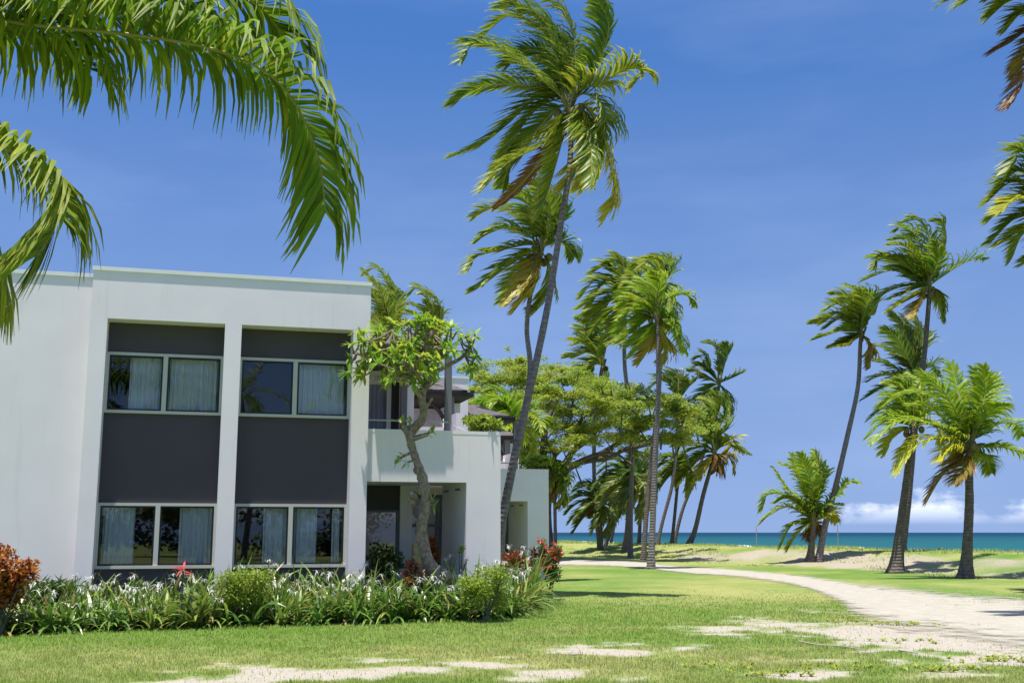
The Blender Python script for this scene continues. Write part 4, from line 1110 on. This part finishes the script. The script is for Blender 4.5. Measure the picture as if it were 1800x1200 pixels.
for i, (x, y, wd, hg) in enumerate([(-9, -30, 620, 330), (0, -33, 560, 260), (8, -31, 640, 380), (17, -28, 600, 300), (26, -22, 700, 350), (-20, -26, 640, 360)]):  # unseen tree row added behind the camera to darken the lower window reflections
    rs = np.random.default_rng(300 + i); rt = thing('reflection_tree', 'unseen dark broad tree behind the camera, added to darken the window reflections', 'tree', (x, y, 0), 0, 'unseen trees added behind the camera')
    tq = MB(); tq.tube([(x, y, -.1), (x + .2, y, 1.6), (x, y, 3.2)], [.3, .22, .12], 8); m_ = MB()
    for j in range(12): leaves(m_, (x + rs.uniform(-4, 4), y + rs.uniform(-2, 2), rs.uniform(.6, hg / 100 + .6)), (2.2, 1.8, 1.0), 260, .42, rs, .6, .6, 0, .1)
    fix_parent(rt, [tq.build('trunk', BARK), m_.build('crown', BUSHD)])


# weeds and driftwood on the sandy lawn
def weed(px, py, lb, k, seed):
    rs = np.random.default_rng(seed); g = G(px, py); mb = MB()
    for j in range(k):
        x, y = g[0] + rs.uniform(-.5, .5), g[1] + rs.uniform(-.3, .3)
        for q in range(7):
            a = rs.uniform(0, 6.28); blade(mb, (x, y, .0), (math.cos(a) * .6, math.sin(a) * .6, .8), rs.uniform(.05, .11), .024, rs, .8, rs.uniform(0, .6))
    o = mb.build('beach_weed', BUSHY); o['kind'] = 'stuff'; tag(o, lb, 'weed', 'weeds in the sandy lawn')


weed(1570, 1097, 'clump of broad leaved weeds at the end of the white path', 26, 1)
weed(1500, 1092, 'sparse weeds left of the broad leaved clump', 12, 2)
weed(1630, 1098, 'small weed tuft right of the broad leaved clump', 9, 3)
weed(1480, 1172, 'low weed patch in the near right corner of the lawn', 16, 4)


weed(1660, 1176, 'wide low weed patch near the bottom right corner, right of the near patch', 34, 5)
weed(1745, 1160, 'weed patch nearest the right edge beside the shadow on the sand', 30, 6)
weed(1360, 1184, 'weed patch on the bottom edge left of the near right corner patch', 20, 7)
weed(1270, 1172, 'small weed tuft on the lawn between two bare sand spots', 9, 8)
weed(1590, 1128, 'weed sprigs growing out of the bare sand below the path end', 12, 9)


def stick(name, lb, pts, r):
    mb = MB(); mb.tube(spline(pts, 14), np.linspace(r, r * .5, 14), 6); tag(mb.build(name, STICK), lb, 'stick')


def gp(px, py, z): g = G(px, py); g[2] = z; return g


stick('fallen_branch', 'long thin dry branch lying on the near lawn at right', [gp(1405, 1130, .03), gp(1440, 1137, .035), gp(1480, 1139, .03), gp(1522, 1147, .04)], .012)
stick('fallen_twig', 'short dry twig lying on the lawn right of the long branch', [gp(1580, 1146, .03), gp(1612, 1151, .03)], .014)
stick('fallen_twig', 'short dark twig on the bottom edge of the lawn near the middle', [gp(1000, 1154, .03), gp(1024, 1153, .03)], .015)
for px, y0, y1, D, lb in ((1329, 925, 960, 72, 'thin pale stake on the dune left of the short young palm'), (1471, 905, 962, 66, 'thin pale stake on the dune right of the leaning trunk')):
    a = P(px, y0, D); b_ = a.copy(); b_[2] = float(height(a[0], D)) - .1
    mb = MB(); mb.tube([b_, (a + b_) / 2, a], .022, 6); tag(mb.build('marker_stake', STICK), lb, 'stake')


# ------------------------------------------------------------------ grass
def grass():
    rs = np.random.default_rng(123)
    n = 330000
    y = 11.5 + 20 * rs.random(n) ** 1.45
    X_ = rs.uniform(-40, 1840, n); x = (X_ - 900) / F * (y * CP - EYE * SP)
    s = sandmask(x, y); keep = rs.random(n) > np.clip(s * 2.4 - .35, 0, .96)
    # off the path
    pc = spline(PN, 300); d = np.full(n, 1e9)
    Xi, Yi = img(x, y)
    near = np.interp(Xi, [p[0] for p in PATH_NEAR], [p[1] for p in PATH_NEAR]); far = np.interp(Xi, [p[0] for p in PATH_FAR], [p[1] for p in PATH_FAR])
    inp = (Yi < near - 3) & (Yi > far)
    edge_ = np.minimum(near - Yi, Yi - far) / np.maximum(near - far, 1)
    keep &= ~inp | (rs.random(n) < np.where(fbm(x * 1.2, y * 1.2, 15) > .45 + edge_ * .7, .5, .012))
    fr = np.interp(Xi, *[q for q in img(FRONT[:, 0], FRONT[:, 1])])
    keep &= ~((Xi < 970) & (Yi < fr - 6))
    tuf = fbm(x * 3.2, y * 3.2, 71, 3); keep &= rs.random(n) < (.35 + tuf) * (1 - .97 * sstep(20, 31, y))
    x, y, tuf, s = x[keep], y[keep], tuf[keep], s[keep]; n = len(x)
    z = height(x, y)
    a = rs.uniform(0, 6.283, n); tilt = rs.uniform(.15, .9, n)
    h = (.018 + .045 * tuf * rs.uniform(.4, 1.3, n)) * (1 + .5 * (rs.random(n) < .05))
    dx, dy = np.cos(a) * tilt * h, np.sin(a) * tilt * h
    w = .0045 + .0028 * (y - 11) / 8
    wx, wy = -np.sin(a) * w, np.cos(a) * w
    p0 = np.stack([x - wx, y - wy, z - .004], -1); p1 = np.stack([x + wx, y + wy, z - .004], -1); p2 = np.stack([x + dx, y + dy, z + h], -1)
    dr = np.clip(drymask(x, y) * 1.1 - .1 + rs.uniform(-.25, .3, n) + .5 * s, 0, 1.2)
    mb = MB(); mb.add(np.stack([p0, p1, p2], 1).reshape(-1, 3), np.arange(n * 3).reshape(n, 3), np.repeat(dr, 3))
    o = mb.build('lawn_grass', GRASSB); o['kind'] = 'stuff'; tag(o, 'short mown green grass blades on the near lawn', 'grass')


grass()


def dune_grass():
    rs = np.random.default_rng(321); n = 52000
    y = rs.uniform(34, 130, n) ; x = rs.uniform(-6, 34, n); s = shore(x, y)
    X_, Y_ = img(x, y)
    cl = fbm(x * .5, y * .35, 91, 3)
    keep = (s > -14) & (s < 1.5) & (X_ > 960) & (X_ < 1850) & (cl > np.where(s > -5, .40, .60))
    x, y, s = x[keep], y[keep], s[keep]; n = len(x); z = height(x, y)
    a = rs.uniform(0, 6.283, n); h = rs.uniform(.04, .15, n) * np.where(s > -5, 1.25, .8); w_ = .012 + .0003 * y
    dx, dy = np.cos(a) * h * .6 - .04, np.sin(a) * h * .5; wx, wy = -np.sin(a) * w_, np.cos(a) * w_ * .5
    p0 = np.stack([x - wx, y - wy, z - .01], -1); p1 = np.stack([x + wx, y + wy, z - .01], -1); p2 = np.stack([x + dx, y + dy, z + h], -1)
    mb = MB(); mb.add(np.stack([p0, p1, p2], 1).reshape(-1, 3), np.arange(n * 3).reshape(n, 3), np.repeat(np.clip(rs.uniform(.1, .9, n), 0, 1.2), 3))
    o = mb.build('dune_grass', GRASSB); o['kind'] = 'stuff'; tag(o, 'ragged dry grass tufts along the low sandy bank above the beach', 'grass')


dune_grass()

# ------------------------------------------------------------------ sky, sun, camera
w = bpy.data.worlds.new('World'); bpy.context.scene.world = w; w.use_nodes = True
nt = w.node_tree; nt.nodes.clear()


class WN(N):
    def __init__(self): self.t = nt; self.out = self.new('ShaderNodeOutputWorld')


n = WN()
sky = n.new('ShaderNodeTexSky', sky_type='NISHITA'); sky.sun_disc = False
sky.sun_elevation = math.asin(SUN[2]); sky.sun_rotation = math.atan2(SUN[0], SUN[1])
sky.air_density = 1.0; sky.dust_density = .3; sky.ozone_density = 1.6; sky.altitude = 0
tc = n.new('ShaderNodeTexCoord').outputs['Generated']
lift = n.new('ShaderNodeVectorMath', operation='ADD'); n.l(tc, lift.inputs[0]); lift.inputs[1].default_value = (0, 0, .20)
n.l(lift.outputs[0], sky.inputs[0])
hs = n.new('ShaderNodeHueSaturation'); hs.inputs['Saturation'].default_value = 1.32; hs.inputs['Value'].default_value = 1.0; hs.inputs['Hue'].default_value = .508; n.l(sky.outputs[0], hs.inputs['Color'])
sp = n.new('ShaderNodeSeparateXYZ'); n.l(tc, sp.inputs[0])
az = n.math('ARCTAN2', sp.outputs[0], sp.outputs[1])
el = n.math('ARCSINE', sp.outputs[2])
cv = n.new('ShaderNodeCombineXYZ'); n.l(n.math('MULTIPLY', az, 16), cv.inputs[0]); n.l(n.math('MULTIPLY', el, 34), cv.inputs[1])
nz = n.new('ShaderNodeTexNoise'); nz.inputs['Scale'].default_value = 2.4; nz.inputs['Detail'].default_value = 7; nz.inputs['Roughness'].default_value = .55; n.l(cv.outputs[0], nz.inputs['Vector'])
cv2 = n.new('ShaderNodeCombineXYZ'); n.l(n.math('MULTIPLY', az, 16), cv2.inputs[0])
nz2 = n.new('ShaderNodeTexNoise'); nz2.inputs['Scale'].default_value = 1.0; nz2.inputs['Detail'].default_value = 3; n.l(cv2.outputs[0], nz2.inputs['Vector'])
topl = n.math('MULTIPLY', n.rng(nz2.outputs[0], .12, .62), .034)           # cloud top elevation
topl = n.math('MULTIPLY', topl, n.rng(az, .22, .30))
dens = n.math('ADD', n.math('MULTIPLY', n.math('SUBTRACT', topl, el), 60), n.math('MULTIPLY', n.math('SUBTRACT', nz.outputs[0], .5), 3.2))
cl = n.math('MULTIPLY', n.rng(dens, -.1, .8), n.rng(el, .006, .02))
cl = n.math('MULTIPLY', cl, n.rng(az, .24, .29))
cir = n.noise(1.0, 5, tc, .55, (2.2, 2.2, 9))
ci = n.rng(cir, .48, .85, 0, .12)
skyc = n.mix(ci, n.mix(n.rng(el, 0, .43, .82, .03), hs.outputs[0], (1.86, 2.56, 4.35)), (6.0, 6.9, 8.6))
skyc = n.mix(n.math('MULTIPLY', cl, .5), skyc, (9.0, 9.3, 9.8))
bg = n.new('ShaderNodeBackground'); n.l(skyc, bg.inputs[0]); bg.inputs[1].default_value = .091
n.l(bg.outputs[0], n.out.inputs[0])

ld = bpy.data.lights.new('sun', 'SUN'); ld.energy = 3.9; ld.angle = math.radians(.53); ld.color = (1, .96, .9)
lo = bpy.data.objects.new('sun', ld); C.objects.link(lo); lo.rotation_euler = Vector(SUN).to_track_quat('Z', 'Y').to_euler(); lo.location = (0, 0, 40)
cd = bpy.data.cameras.new('camera'); cam = bpy.data.objects.new('camera', cd); C.objects.link(cam)
cd.sensor_width = 36; cd.lens = F * 36 / 1800; cd.clip_end = 30000; cd.clip_start = .1
cam.location = (0, 0, EYE); cam.rotation_euler = (math.pi / 2 + PITCH, 0, 0)
sc = bpy.context.scene; sc.camera = cam
sc.view_settings.view_transform = 'Standard'; sc.view_settings.look = 'None'; sc.view_settings.exposure = 0.90; sc.view_settings.gamma = 1
sc.cycles.transparent_max_bounces = 16
